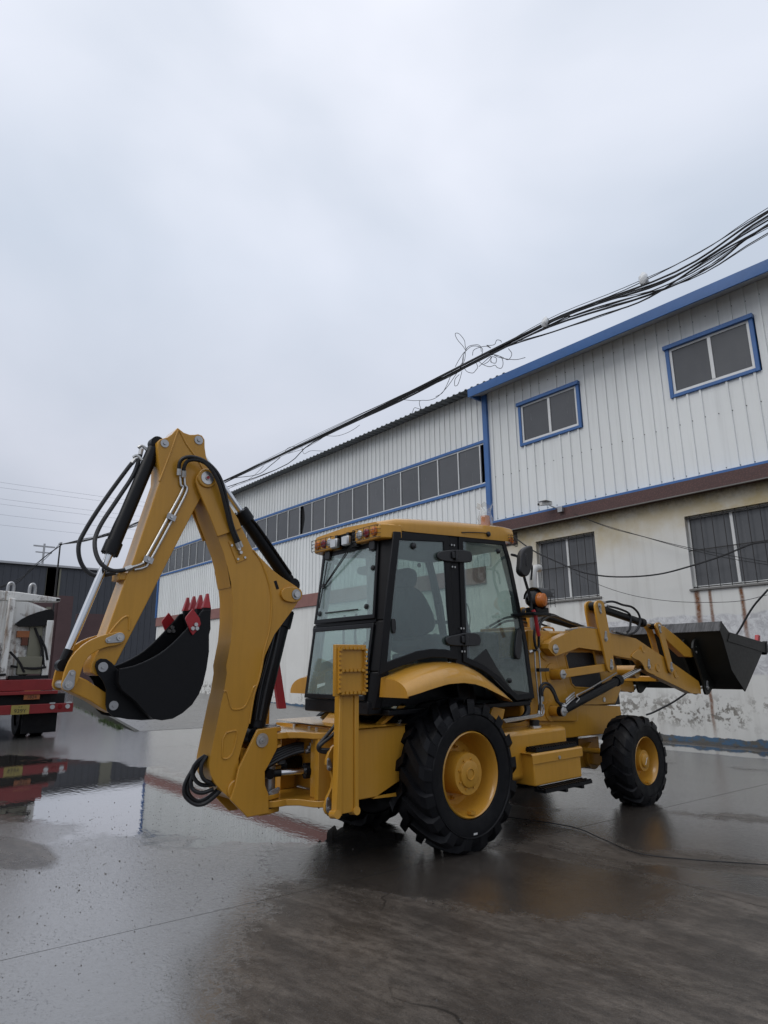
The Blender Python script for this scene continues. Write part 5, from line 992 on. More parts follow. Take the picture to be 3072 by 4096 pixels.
# ---------------- digging bucket
bs = O['bucketside']; mouth = bs[0:9]; back = bs[8:]+[bs[0]]
dg = MB()
for s in (1, -1): dg.yz(bs, s*.222, s*.236)
n = len(back); inn = []
for i, pnt in enumerate(back):
    a = Vector(back[max(0, i-1)]); b = Vector(back[min(n-1, i+1)]); d = (b-a).normalized(); nn = Vector((-d.y, d.x)); c = Vector((-2.75, 1.85)); nn = nn if (c-Vector(pnt)).dot(nn) > 0 else -nn; inn.append((pnt[0]+nn.x*.016, pnt[1]+nn.y*.016))
vs = [(x, a, b) for x in (-.222, .222) for a, b in back+inn]; m2 = 2*n; fs = []
for i in range(n-1): fs += [[i, i+1, m2+i+1, m2+i], [n+i, m2+n+i, m2+n+i+1, n+i+1]]
fs += [[0, m2, m2+n, n], [n-1, 2*n-1, m2+2*n-1, m2+n-1]]; dg.add(vs, fs)
dig = dg.build('digging_bucket', BKT, bh, .003)
MB().tube([(.229, a, b) for a, b in mouth], .009, 6, 2).build('edge_bar', BKT, dig); MB().tube([(-.229, a, b) for a, b in mouth], .009, 6, 2).build('edge_bar', BKT, dig)
for s in (1, -1):
    MB().yz(O['bucketear'], s*.115, s*.14).build('hinge_ear', BKT, dig, .004)
    for nm, r in (('pin_bucket', .036), ('pin_bucket2', .034)):
        if s == 1: pin(O[nm][0], -.145, .147, r, STL, dig)
for k in range(4):
    x = .195-.13*k; t1, t0 = O['tooth']; w = .025
    q = MB(); q.add([(x-w, t0[0]-.040, t0[1]), (x+w, t0[0]-.040, t0[1]), (x+w, t0[0]+.03, t0[1]), (x-w, t0[0]+.03, t0[1]), (x-w*.45, t1[0]-.006, t1[1]), (x+w*.45, t1[0]-.006, t1[1]), (x+w*.45, t1[0]+.012, t1[1]), (x-w*.45, t1[0]+.012, t1[1])], [[0, 1, 2, 3], [4, 5, 6, 7], [0, 1, 5, 4], [1, 2, 6, 5], [2, 3, 7, 6], [3, 0, 4, 7]])
    q.build('tooth', RED, dig, .003)
    MB().yz([(t0[0]-.034, t0[1]+.004), (t0[0]+.034, t0[1]+.004), (t0[0]+.03, t0[1]-.17), (t0[0]+.012, t0[1]-.17), (t0[0]-.03, t0[1]-.05)], x-.02, x+.02).build('tooth_adapter', BKT, dig, .004)
for s in (1, -1):
    MB().yz(O['cutter'], s*.2365, s*.252).build('side_cutter', RED, dig, .002)
    for c in O['cut_b']: MB().cyl((s*.205, *c), (s*.266, *c), .017, seg=6).build('bolt', ZNC, dig)

# ---------------- stabilisers
for s in (1, -1):
    q = MB()
    xs = lambda a, b: (min(s*a, s*b), max(s*a, s*b))
    q.box(*xs(.70, .76), -1.40, -1.27, .50, 1.62); q.yz([(-1.46, .50), (-1.40, .49), (-1.40, 1.44), (-1.43, 1.44), (-1.445, .9)], s*.70, s*.775); q.yz([(-1.27, .51), (-1.225, .52), (-1.225, 1.44), (-1.27, 1.44)], s*.70, s*.775)
    leg = q.build('stabilizer_leg', YEL, bh, .006)
    p0 = MB().box(*xs(.79, .80), -1.50, -1.165, 1.43, 1.855).build('foot_pad', YEL, leg, .004)
    q = MB(); q.box(*xs(.765, .79), -1.50, -1.475, 1.43, 1.855); q.box(*xs(.74, .79), -1.195, -1.165, 1.43, 1.855); q.box(*xs(.74, .79), -1.475, -1.195, 1.84, 1.855); q.build('pad_rim', YEL, leg, .004)
    tooth = MB()
    def rowz(y, z0, z1):
        k = int((z1-z0)/.036)
        for i in range(k): z = z0+(z1-z0)*(i+.5)/k; tooth.prism([(s*.80, y-.008, z-.010), (s*.80, y+.016, z-.010), (s*.80, y+.016, z+.010), (s*.80, y-.008, z+.010)], (s*.034, 0, 0))
    def rowy(z, y0, y1):
        k = int((y1-y0)/.042)
        for i in range(k): y = y0+(y1-y0)*(i+.5)/k; tooth.prism([(s*.80, y-.014, z-.012), (s*.80, y+.012, z-.012), (s*.80, y+.012, z+.010), (s*.80, y-.014, z+.010)], (s*.034, 0, 0))
    for y in (-1.465, -1.19): rowz(y, 1.45, 1.83); tooth.box(*xs(.80, .818), y-.010, y+.010, 1.45, 1.83)
    for z in (1.455, 1.64, 1.825): rowy(z, -1.46, -1.2); tooth.box(*xs(.80, .818), -1.46, -1.2, z-.010, z+.010)
    tooth.build('pad_teeth', YEL, leg)
    br_ = chaikin([(-1.40, .46), (-1.47, .50), (-1.47, .58), (-1.38, .72), (-1.42, .84), (-1.47, .88), (-1.42, 1.0), (-1.33, 1.04), (-1.28, 1.0), (-1.28, .46)], 1)
    wv = MB().yz(br_, s*.60, s*.63).build('pivot_bracket', YEL, rf, .004)
    if s == 1:
        retainer((-1.43, .85), (-1.44, .91), .632, .028, wv); retainer((-1.43, .53), (-1.44, .60), .632, .032, wv)
        for k, y in ((.0, -1.45), (1, -1.25)): MB().cyl((.70, y, .50), (.78, y, .51), .034, seg=18).build('pivot_eye', YEL, leg)
for nm in ('stabhose1', 'stabhose2'): hose(O[nm], .0155, rf, fit=False)
# ---------------- cab
yr = lambda z: interp([(1.27, -.93), (2.1, -.80), (2.95, -.70)], z)      # rear face
yf = lambda z: interp([(1.27, 1.41), (2.44, 1.235), (3.07, 1.04)], z)    # front face
CX = .635
cb_ = MB()
def post(pts, w, d, sx):
    """pillar: quad section swept through points of the side plane"""
    for a, b in zip(pts, pts[1:]):
        q = [(sx*CX, a[0]-w, a[1]), (sx*CX, a[0]+w, a[1]), (sx*(CX-d), a[0]+w, a[1]), (sx*(CX-d), a[0]-w, a[1])]
        r_ = [(sx*CX, b[0]-w, b[1]), (sx*CX, b[0]+w, b[1]), (sx*(CX-d), b[0]+w, b[1]), (sx*(CX-d), b[0]-w, b[1])]
        cb_.add(q+r_, [[0, 1, 2, 3], [7, 6, 5, 4], [0, 4, 5, 1], [1, 5, 6, 2], [2, 6, 7, 3], [3, 7, 4, 0]])
for s in (1, -1):
    secs = {1.28: [(.43, .0), (.48, .015), (.535, .07), (.55, .14), (.50, .15), (.43, .07)], 1.62: [(.47, .0), (.52, .015), (.605, .06), (.63, .13), (.56, .14), (.47, .07)], 2.1: [(.48, .0), (.53, .015), (.61, .06), (.635, .12), (.56, .14), (.48, .07)], 3.0: [(.45, .0), (.52, .015), (.61, .06), (.635, .12), (.56, .14), (.45, .07)]}
    for za, zb in ((1.28, 1.62), (1.62, 2.1), (2.1, 3.0)):
        lo_ = [(s*a, yr(za)+b, za) for a, b in secs[za]]; hi_ = [(s*a, yr(zb)+b, zb) for a, b in secs[zb]]; k6 = 6
        cb_.add(lo_+hi_, [list(range(k6)), list(range(k6, 2*k6))]+[[i, (i+1) % k6, k6+(i+1) % k6, k6+i] for i in range(k6)])
    post([(.19, 3.03), (.215, 2.3), (.24, 1.66), (.27, 1.28)], .085, .07, s)
    post([(yf(3.05)-.03, 3.05), (yf(2.44)-.03, 2.44), (yf(1.28)-.03, 1.28)], .03, .07, s)
cb_.box(-.62, .62, -.75, 1.38, 1.22, 1.275); cb_.box(-.52, .52, -.92, -.75, 1.23, 1.355); cb_.box(-.56, .56, yr(2.92)+.0, yr(2.92)+.08, 2.90, 2.99); cb_.box(-.62, .62, -.66, 1.06, 2.965, 3.0)
cb_.box(-.50, .50, yr(2.09)-.005, yr(2.09)+.04, 2.07, 2.12)
cab = cb_.build('cab', BLK, bh, .012)
def loop_inset(poly, d): return inset(poly, d)
for s in (1, -1):
    for nm, wd in (('qwin', .085), ('door', .065)):
        o_ = [(a+(.16 if s < 0 and a < -.45 else 0), b) for a, b in O[nm]]; i_ = loop_inset(o_, wd)
        f_ = MB().ring(o_, i_, s*.632, s*.655).build('side_window_frame' if nm == 'qwin' else 'door_frame', BLK, cab, .006)
        MB().yz(loop_inset(o_, wd*.5), s*.640, s*.646).build('window_glass' if nm == 'qwin' else 'door_glass', GLS, cab)
    MB().yz([(.36, 1.70), (.62, 1.84), (.80, 1.62), (1.02, 1.40), (1.32, 1.36), (1.37, 1.33), (1.1, 1.31), (.92, 1.38), (.66, 1.56)], s*.6465, s*.650).build('door_lower_band', FRIT, cab)
    MB().yz([(.06, 3.02), (.33, 3.03), (.36, 1.66), (.15, 1.66)], s*.6355, s*.640).build('door_post_cover', BLK, cab)
    for nm in ('hinge1', 'hinge2'):
        h_ = O[nm]; MB().yz(chaikin(h_, 1), s*.652, s*.680).build('door_hinge', PLA, cab, .008)
        cy_ = sum(a for a, b in h_)/len(h_); cz_ = sum(b for a, b in h_)/len(h_)
        q = MB(); q.box(min(s*.68, s*.70), max(s*.68, s*.70), cy_-.05, cy_+.05, cz_-.035, cz_+.035); q.cyl((s*.70, cy_+.01, cz_-.05), (s*.70, cy_+.01, cz_+.05), .018, seg=12); q.build('hinge_knuckle', PLA, cab, .006)
        for dy in (-.02, .02):
            for dz in (-.12, .115): MB().cyl((s*.655, cy_+dy, cz_+dz), (s*.663, cy_+dy, cz_+dz), .010, seg=10).build('hinge_bolt', ZNC, cab)
    for yy, zz, r_ in ((-.427, 2.845, .035), (.90, 2.93, .03), (.98, 1.50, .028)):
        MB().lathe([(0, r_), (s*.02, r_*.85), (s*.026, r_*.4), (s*.03, 0)], (s*.647, yy, zz), (1, 0, 0), 20).build('glass_knob', PLA, cab)
    MB().yz(chaikin([(-.735, 1.97), (-.685, 1.97), (-.685, 2.11), (-.735, 2.11)], 1), s*.646, s*.665).build('window_latch', PLA, cab, .005)
    MB().yz(chaikin([(1.09, 1.72), (1.17, 1.74), (1.21, 2.02), (1.18, 2.08), (1.13, 2.05), (1.06, 1.80)], 1), s*.652, s*.69).build('door_handle', PLA, cab, .008)
# rear windows
def rear_pane(z0, z1, hw0, hw1, name):
    y0, y1 = yr(z0)-.012, yr(z1)-.012; w = .035
    out_ = [(-hw0, y0, z0), (hw0, y0, z0), (hw1, y1, z1), (-hw1, y1, z1)]; t0, t1 = .045/(z1-z0), 1-.045/(z1-z0)
    in_ = [(-hw0+w, y0+(y1-y0)*t0, z0+.045), (hw0-w, y0+(y1-y0)*t0, z0+.045), (hw1-w, y0+(y1-y0)*t1, z1-.045), (-hw1+w, y0+(y1-y0)*t1, z1-.045)]
    q = MB(); v = out_+in_; v2 = [(a, b-.018, c) for a, b, c in v]; fs = []
    for i in range(4):
        j = (i+1) % 4; fs += [[i, j, 4+j, 4+i], [8+i, 12+i, 12+j, 8+j], [i, 8+i, 8+j, j], [4+i, 4+j, 12+j, 12+i]]
    q.add(v+v2, fs); f_ = q.build(name+'_frame', BLK, cab, .006)
    q = MB(); q.prism([(a*.985, b-.006, c) for a, b, c in in_], (0, -.005, 0)); q.build(name+'_glass', GLS2, cab)
    return in_
ru = rear_pane(2.115, 2.885, .51, .475, 'rear_upper_window'); rl = rear_pane(1.36, 2.075, .495, .505, 'rear_lower_window')
for x, z in ((.42, 2.62), (.37, 2.24), (-.42, 2.22), (-.41, 2.52)): MB().lathe([(0, .028), (-.018, .024), (-.024, .0)], (x, yr(z)-.02, z), (0, 1, 0), 18).build('glass_knob', PLA, cab)
for x in (-.36, .40): MB().box(x-.045, x+.045, yr(2.87)-.06, yr(2.87), 2.80, 2.90).build('window_hinge', PLA, cab, .01)
MB().tube([(-.30, yr(2.14)-.03, 2.22), (.25, yr(2.14)-.03, 2.22)], .008, 6, 1).build('grab_rail', PLA, cab)
# wiper
a_, b_ = (.12, -.80, 2.90), (-.40, -.79, 2.50)
q = MB(); q.tube([a_, b_], .006, 6, 1); q.tube([(.16, -.80, 2.90), (-.38, -.79, 2.50)], .006, 6, 1); MB().box(.08, .2, -.80, -.74, 2.87, 2.93).build('wiper_motor', PLA, cab, .008)
q.tube([(-.40, -.80, 2.50), (-.37, -.80, 2.49)], .01, 6, 1); q.build('wiper_arm', PLA, cab); MB().tube([(-.36, -.765, 2.78), (-.40, -.79, 2.5), (-.41, -.83, 2.28)], .007, 6, 3).build('wiper_blade', PLA, cab)
# roof: lofted slab with a drooped skirt
RS = []
for t in range(13):
    y = -.80+2.02*t/12; zt = interp([(-.80, 3.07), (-.6, 3.115), (.2, 3.185), (.9, 3.235), (1.22, 3.245)], y); zb = interp([(-.80, 3.02), (-.6, 2.975), (.2, 3.02), (1.22, 3.07)], y); hw = interp([(-.80, .545), (-.73, .58), (-.60, .66), (1.05, .665), (1.22, .63)], y)
    RS.append([(-hw, y, zb), (-hw*1.005, y, (zb+zt)/2), (-hw*.985, y, zt-.02), (-hw*.93, y, zt), (0, y, zt+.025), (hw*.93, y, zt), (hw*.985, y, zt-.02), (hw*1.005, y, (zb+zt)/2), (hw, y, zb), (hw*.93, y, zb+.01), (0, y, zb+.01), (-hw*.93, y, zb+.01)])
q = MB(); k = 12; q.add([v for r_ in RS for v in r_], [[j*k+i, j*k+(i+1) % k, (j+1)*k+(i+1) % k, (j+1)*k+i] for j in range(12) for i in range(k)]+[list(range(k)), [12*k+i for i in range(k)]])
roof = q.build('roof', YEL, cab, angle=50)
for s in (1, -1):
    q = MB(); pts = [(s*.66, -.58), (s*.60, -.75), (s*.56, -.80), (s*.17, -.80), (s*.17, -.70), (s*.6, -.62)]; q.xy(pts, 2.895, 3.045); hs = q.build('lamp_housing', YEL, cab, .014)
    for x, m_ in ((.26, LENSW), (.37, LENSR), (.49, LENSO)):
        l_ = MB(); l_.lathe([(0, .046), (-.014, .044), (-.024, .03), (-.028, 0)], (s*x, -.802, 2.975), (0, 1, 0), 22); l_.build('lamp_lens', m_, cab)
    q = MB()
    for z in (2.905, 2.945, 2.985, 3.025): q.tube([(s*.19, -.80, z), (s*.19, -.845, z), (s*.55, -.845, z), (s*.585, -.80, z)], .0032, 5, 1)
    for x in (.19, .28, .37, .46, .55): q.tube([(s*x, -.845, 2.905), (s*x, -.845, 3.025)], .0032, 5, 1)
    q.build('lamp_cage', PLA, cab)
    q = MB(); q.cyl((s*.66, 1.14, 3.08), (s*.67, 1.14, 3.08), .035, seg=16); q.build('marker_lens', LENSO, cab)
    q = MB()
    for y in (1.10, 1.16, 1.22): q.tube([(s*.69, y, 3.02), (s*.69, y, 3.14)], .003, 5, 1)
    for z in (3.02, 3.05, 3.08, 3.11, 3.14): q.tube([(s*.665, 1.08, z), (s*.69, 1.09, z), (s*.69, 1.22, z), (s*.64, 1.23, z)], .003, 5, 1)
    q.build('marker_cage', PLA, cab)
for x in (-.13, .07):
    MB().box(x-.055, x+.055, -.855, -.80, 2.89, 2.99).build('work_lamp', ZNC, cab, .014); MB().box(x-.047, x+.047, -.862, -.856, 2.898, 2.982).build('lamp_glass', LENSW, cab, .006); MB().box(x-.02, x+.02, -.82, -.76, 2.99, 3.03).build('lamp_bracket', PLA, cab)
MB().box(-.17, .17, -.79, -.70, 2.93, 3.04).build('lamp_housing', BLK, cab)
MB().tube([(.672, .28, 3.07), (.68, .4, 3.085), (.685, .62, 3.105), (.68, .72, 3.11)], .006, 6, 4).build('aerial', PLA, cab); MB().lathe([(0, .03), (.02, .028), (.03, .012), (.03, 0)], (.665, .72, 3.105), (1, 0, 0), 16).build('aerial_base', PLA, cab)
# beacon in its plastic bag, left on the roof
bc = thing('beacon', 'orange beacon wrapped in a clear plastic bag on the cab roof', 'light', (.55, .86, 3.25))
MB().cyl((.52, .86, 3.215), (.52, .86, 3.36), .06, .052, seg=20).build('lens', LENSO, bc)
BGT = glass('bag_film', (.86, .88, .88), .22, (.8, .8, .8), .8)
q = MB(); vs = []; br = random.Random(5)
for j in range(6):
    for i in range(14):
        t = 2*math.pi*i/14; h_ = j/5; r_ = (.082 if j < 4 else (.06 if j == 4 else .10))*br.uniform(.85, 1.15); vs.append((.52+r_*math.cos(t), .86+r_*math.sin(t), 3.235+.24*h_+(br.uniform(-.03, .05) if j > 3 else 0)))
q.add(vs, [[j*14+i, j*14+(i+1) % 14, (j+1)*14+(i+1) % 14, (j+1)*14+i] for j in range(5) for i in range(14)]); q.build('bag', BGT, bc, angle=20)
# windscreen and interior
q = MB(); q.add([(-.56, yf(1.5), 1.5), (.56, yf(1.5), 1.5), (.56, yf(3.0), 3.0), (-.56, yf(3.0), 3.0)], [[0, 1, 2, 3]]); q.build('windscreen', GLS, cab)
MB().box(-.6, .6, 1.30, 1.42, 1.25, 1.75).build('front_panel', BLK, cab)
q = MB(); q.yz(chaikin([(.05, 1.95), (-.14, 2.02), (-.16, 2.46), (-.06, 2.52), (.12, 2.44), (.33, 2.08)], 2), -.25, .25); q.yz(chaikin([(.0, 1.80), (.62, 1.80), (.68, 1.92), (.60, 2.0), (.0, 2.0)], 1), -.27, .27); q.box(-.2, .2, .0, .5, 1.28, 1.80); st2 = q.build('operator_seat', SEAT, cab, .03)
MB().yz(chaikin([(-.08, 2.50), (.08, 2.50), (.13, 2.61), (.10, 2.72), (-.06, 2.73), (-.11, 2.62)], 2), -.14, .14).build('headrest', SEAT, cab, .03)
q = MB(); q.lathe([(-.012, .19), (0, .205), (.012, .19), (0, .178), (-.012, .19)], (.0, 1.0, 2.22), (0, -.5, .87), 30); q.cyl((0, 1.0, 2.22), (0, 1.2, 1.7), .03, seg=12); q.build('steering_wheel', PLA, cab); MB().box(-.25, .25, 1.05, 1.34, 1.28, 2.05).build('dash_console', PLA, cab, .04)
for x in (-.2, .0, .2): MB().tube([(x, -.62, 1.6), (x, -.66, 1.95), (x+.02, -.66, 2.2)], .013, 7, 4).build('control_lever', PLA, cab)
MB().box(-.35, .35, -.80, -.55, 1.28, 1.62).build('control_box', SEAT, cab, .03)
# ---------------- fenders
ft, fl = O['fendtop'], O['fendlip']
for s in (1, -1):
    rows = []; ny = 28
    for k in range(ny+1):
        t = k/ny; yi, yo = -.82+t*1.84, -.82+t*1.48
        zt = interp(ft, yi); zl = min(interp(fl, yo), zt-.004); x_o = .955-.10*max(0, (t-.88)/.12)**2
        cv = [(.56+(x_o-.56)*math.sin(a_*math.pi/2/8)**.95, zt-(zt-zl)*(1-math.cos(a_*math.pi/2/8))**1.15) for a_ in range(9)]
        r_ = [(.46, zt-.002)]+cv+[(x_o-.012, zl+.004), (.89, zt-(zt-zl)*.5-.014), (.78, zt-(zt-zl)*.25-.022), (.46, zt-.03)]
        rows.append([(s*a, yi+(yo-yi)*min(1, max(0, (a-.56)/.395)), b) for a, b in r_])
    k = len(rows[0]); q = MB(); q.add([v for r_ in rows for v in r_], [[j*k+i, j*k+(i+1) % k, (j+1)*k+(i+1) % k, (j+1)*k+i] for j in range(ny) for i in range(k)]+[list(range(k)), [ny*k+i for i in range(k)]])
    # rear skirt
    r0 = rows[0]; top = r0[:10]; low = [(a, b-.0, 1.392) for a, b, c in top]; m_ = len(top)
    q.add([(a, b-.001, c) for a, b, c in top]+low+[(a, b+.014, c) for a, b, c in top]+[(a, b+.014, c) for a, b, c in low], [[i, i+1, m_+i+1, m_+i] for i in range(m_-1)]+[[2*m_+i, 3*m_+i, 3*m_+i+1, 2*m_+i+1] for i in range(m_-1)]+[[m_+i, m_+i+1, 3*m_+i+1, 3*m_+i] for i in range(m_-1)])
    fd = q.build('fender', YEL, bh, angle=42)
    MB().yz([(-.78, 1.30), (.6, 1.28), (.55, 1.45), (.1, 1.58), (-.4, 1.56), (-.78, 1.45)], s*.47, s*.50).build('wheel_arch_liner', BLK, bh)
    MB().yz([(.62, 1.06), (.86, 1.06), (.92, 1.20), (.72, 1.24)], s*.36, s*.62).build('step_bracket', YEL, bh, .006)
# ---------------- engine hood and loader tower
hs_ = O['hoodside']; q = MB(); q.yz([(1.45, 1.05), (1.45, 2.075)]+[(a, b) for a, b in hs_[0:5]]+[(2.6, 1.10)], -.425, .425); hood = q.build('engine_hood', YEL, bh, .03)
mwn = O['meshwin']
GRL = NT('black_mesh'); _v = GRL.pos('world'); _d = GRL.voro(_v, 95); GRL.set(Base_Color=GRL.mix(GRL.ramp(_d, ((.25, 0), (.4, 1))), (.002, .002, .002), (.016, .017, .02)), Roughness=.5); GRL.bump(_d, .6, .004); GRL = GRL.m
for s in (1, -1):
    MB().yz(mwn, s*.4252, s*.429).build('side_grille', GRL, hood); MB().ring(mwn, inset(mwn, -.018), s*.4252, s*.434).build('grille_trim', YEL, hood, .003)
    MB().tube([(s*.428, a, b) for a, b in ((2.13, 1.95), (2.18, 1.73), (2.28, 1.45), (2.42, 1.22), (2.62, 1.16), (3.5, 1.125))], .005, 5, 2).build('panel_gap', DARK, hood)
    q = MB(); q.yz(O['tower'], s*.43, s*.475); tw = q.build('loader_tower', YEL, bh, .008)
    for nm, r, xe in (('lp_rear', .075, .53), ('lp_low', .07, .63), ('lp_cyl', .065, .60)):
        c = O[nm][0]; MB().lathe([(s*.475, r*1.9), (s*.488, r*1.85), (s*.49, r)], (0, *c), (1, 0, 0), 30).build('boss_flange', YEL, tw); MB().cyl((s*.475, *c), (s*xe, *c), r*.92, seg=24).build('pin_boss', YEL, tw)
q = MB(); q.box(-.40, .40, 3.50, 3.66, 1.12, 1.80); q.build('radiator_grille', GRL, hood)
MB().cyl((.36, 3.22, 1.20), (.435, 3.22, 1.20), .03, seg=12).build('hood_latch', ZNC, hood); MB().box(-.30, .30, 1.62, 1.9, 2.076, 2.12).build('hood_step', YEL, hood, .01)
MB().tube([(.28, 2.15, 2.08), (.28, 2.18, 2.125), (.28, 2.38, 2.125), (.28, 2.41, 2.08)], .012, 7, 4).build('hood_handle', YEL, hood)
sk_ = O['stack']
q = MB(); q.tube([(.25, 2.06, 2.05), (.25, 2.07, 2.60), (.25, 2.08, 2.80), (.25, 2.12, 2.88), (.25, 2.22, 2.90)], .05, 16, 5); q.build('exhaust_stack', simple('muffler', (.50, .50, .48), .45, .35, var=.2, sc=9), bh); MB().cyl((.25, 2.06, 2.02), (.25, 2.065, 2.55), .07, seg=18).build('heat_shield', STL, bh)
# ---------------- tank, tool box, steps
tnk = MB().box(.40, .80, .62, 1.78, .50, .985).build('fuel_tank', YEL, bh, .045); MB().cyl((.62, 1.42, .985), (.62, 1.42, 1.0), .075, seg=24).build('filler_ring', ZNC, tnk); MB().lathe([(0, .055), (.055, .058), (.06, .05), (.06, 0)], (.62, 1.42, 1.0), (0, 0, 1), 20, False).build('filler_cap', PLA, tnk)
tbx = MB().box(.62, .95, .93, 1.78, .455, .765).build('tool_box', YEL, bh, .012)
q = MB(); q.prism([(.60, .90, .772), (.945, .90, .772), (.962, .90, .755), (.962, .90, .67), (.957, .90, .67), (.957, .90, .752), (.942, .90, .766), (.60, .90, .766)], (0, .91, 0)); q.build('lid', YEL, tbx, .003); MB().cyl((.962, 1.36, .70), (.972, 1.36, .70), .018, seg=16).build('latch', ZNC, tbx)
def step(x0, x1, y0, y1, z):
    q = MB(); q.box(x0, x1, y0, y1, z, z+.03); k = int((y1-y0)/.042)
    for i in range(k):
        y = y0+(i+.5)*(y1-y0)/k
        for x in (x0+.015, (x0+x1)/2, x1-.015): q.prism([(x-.012, y-.012, z+.03), (x+.012, y-.012, z+.03), (x+.012, y+.012, z+.03), (x-.012, y+.012, z+.03)], (0, 0, .016))
    return q
step(.80, .94, 1.0, 1.74, .777).build('tread', BLK, tbx); s2 = step(.92, 1.06, .95, 1.80, .40); s2.box(.92, 1.06, 1.3, 1.34, .37, .40); s2.box(.92, 1.06, 1.6, 1.64, .37, .40); s2.build('tread', BLK, tbx)
MB().box(-.95, -.42, .62, 1.78, .46, .97).build('battery_box', YEL, bh, .03)
for nm in ('lp1', 'lp2', 'lp3'): hose(O[nm], .0085, frame, 'pipe', ZNC, False)
for nm in ('lh1', 'lh2'): hose(O[nm], .0165, frame)
for nm in ('lh3', 'lh4'): hose(O[nm], .0165, hood)
MB().box(.55, .60, 1.60, 1.80, 1.585, 1.625).build('pipe_clamp', PLA, frame)
MB().tube([(.56, 1.35, 1.27), (.58, 1.36, 1.16), (.56, 1.28, 1.08), (.5, 1.1, 1.07)], .035, 10, 5).build('drain_hose', HOSE, frame)
# ---------------- loader arms and linkage
for s in (1, -1):
    arm = MB().yz(O['arm'], s*.50, s*.61).build('loader_arm', YEL, bh, .008)
    MB().yz(chaikin(O['armboss'], 1), s*.61, s*.626).build('arm_boss_plate', YEL, arm, .004)
    for (h_, v_), r in zip(((4.02, 1.86), (4.17, 1.62), (4.40, 1.60), (4.93, 1.50)), (.05, .045, .055, .055)): MB().lathe([(s*.61, r), (s*.632 if h_ < 4.3 else s*.620, r), (s*.634 if h_ < 4.3 else s*.622, r*.92), (s*.63 if h_ < 4.3 else s*.618, r*.86), (s*.63 if h_ < 4.3 else s*.618, 0)], (0, h_, v_), (1, 0, 0), 26).build('arm_disc', YEL, arm)
    bl_ = chaikin(O['bell'], 1); bc_ = MB(); bc_.yz(bl_, s*.614, s*.642); bell = bc_.build('bell_crank', YEL, bh, .004); MB().yz(bl_, s*.47, s*.495).build('inner_plate', YEL, bell, .004)
    lk_ = chaikin(O['blink'], 1); lko = MB().yz(lk_, s*.628, s*.648).build('bucket_lever', YEL, bh, .004); MB().yz(lk_, s*.465, s*.488).build('inner_plate', YEL, lko, .004)
    MB().yz(O['dump'], s*.505, s*.605).build('dump_link', YEL, bh, .008)
    a, b = O['lp_low'][0], O['lp_belllow'][0]
    MB().yz([(a[0]-.02, a[1]+.05), (b[0], b[1]+.05), (b[0]+.02, b[1]-.05), (a[0]-.02, a[1]-.05)], s*.545, s*.605).build('leveling_link', YEL, bh, .006)
    for nm, r, x in (('lp_rear', .055, .612), ('lp_low', .055, .632), ('lp_cyl', .055, .655)):
        c = O[nm][0]; MB().lathe([(s*x, r), (s*(x+.010), r), (s*(x+.012), r*.9), (s*(x+.012), 0)], (0, *c), (1, 0, 0), 26).build('pin_cap', ZNC, arm); MB().cyl((s*(x+.012), *c), (s*(x+.05), *c), .011, seg=8).build('bolt', STL, arm)
    for nm, x in (('lp_belltop', .643), ('lp_bellmid', .643), ('lp_belllow', .643), ('lp_linktop', .649), ('lp_linklow', .649), ('lp_rod', .627), ('lp_dump', .640), ('lp_tip', .66)):
        c = O[nm][0]
        if s == 1: retainer(c, (c[0]+.012, c[1]-.085 if nm in ('lp_belltop', 'lp_linktop') else c[1]+.085), x, .036, arm, .02)
        MB().cyl((s*.46, *c), (s*x, *c), .026, seg=16).build('pin', STL, arm)
    a, b, gl_ = O['lp_cyl'][0], O['lp_rod'][0], O['lp_gland'][0]
    hyd('lift_cylinder', (s*.61, *a), (s*.56, *b), (Vector(gl_)-Vector(a)).length/(Vector(b)-Vector(a)).length, .055, .03, bh)
    a, b = O['lp_belltop'][0], O['lp_linktop'][0]
    hyd('tilt_cylinder', (s*.555, *a), (s*.555, *b), .80, .052, .028, bh)
    if s == 1:
        for nm, r in (('th1', .0155), ('th2', .0155)): hose(O[nm], r, arm)
        MB().tube(O['cylpipe'], .009, 8, 3).build('pipe', ZNC, arm)
        MB().tube([(.6, 2.2, 2.08), (.6, 2.7, 2.13), (.6, 3.1, 2.09)], .011, 7, 3).build('pipe', ZNC, arm)
        for dz in (.0, .03, .06): MB().tube([(.655, 2.0, 1.19+dz), (.66, 2.10, 1.24+dz), (.65, 2.2, 1.27+dz)], .011, 7, 3).build('fitting', ZNC, arm)
    else:
        P = [(-.5, 2.0, 2.16), (-.52, 2.5, 2.32), (-.55, 3.0, 2.30), (-.58, 3.5, 2.22)]; hose(P, .0165, arm); hose([(-.45, 2.0, 2.12), (-.47, 2.4, 2.26), (-.5, 2.9, 2.25), (-.55, 3.4, 2.15)], .0165, arm)
ct = MB().cyl((-.5, 4.02, 1.55), (.5, 4.02, 1.55), .09, seg=24); ct.build('arm_cross_tube', YEL, bh); MB().box(-.5, .5, 4.55, 4.80, 1.40, 1.48).build('arm_cross_plate', YEL, bh, .01)
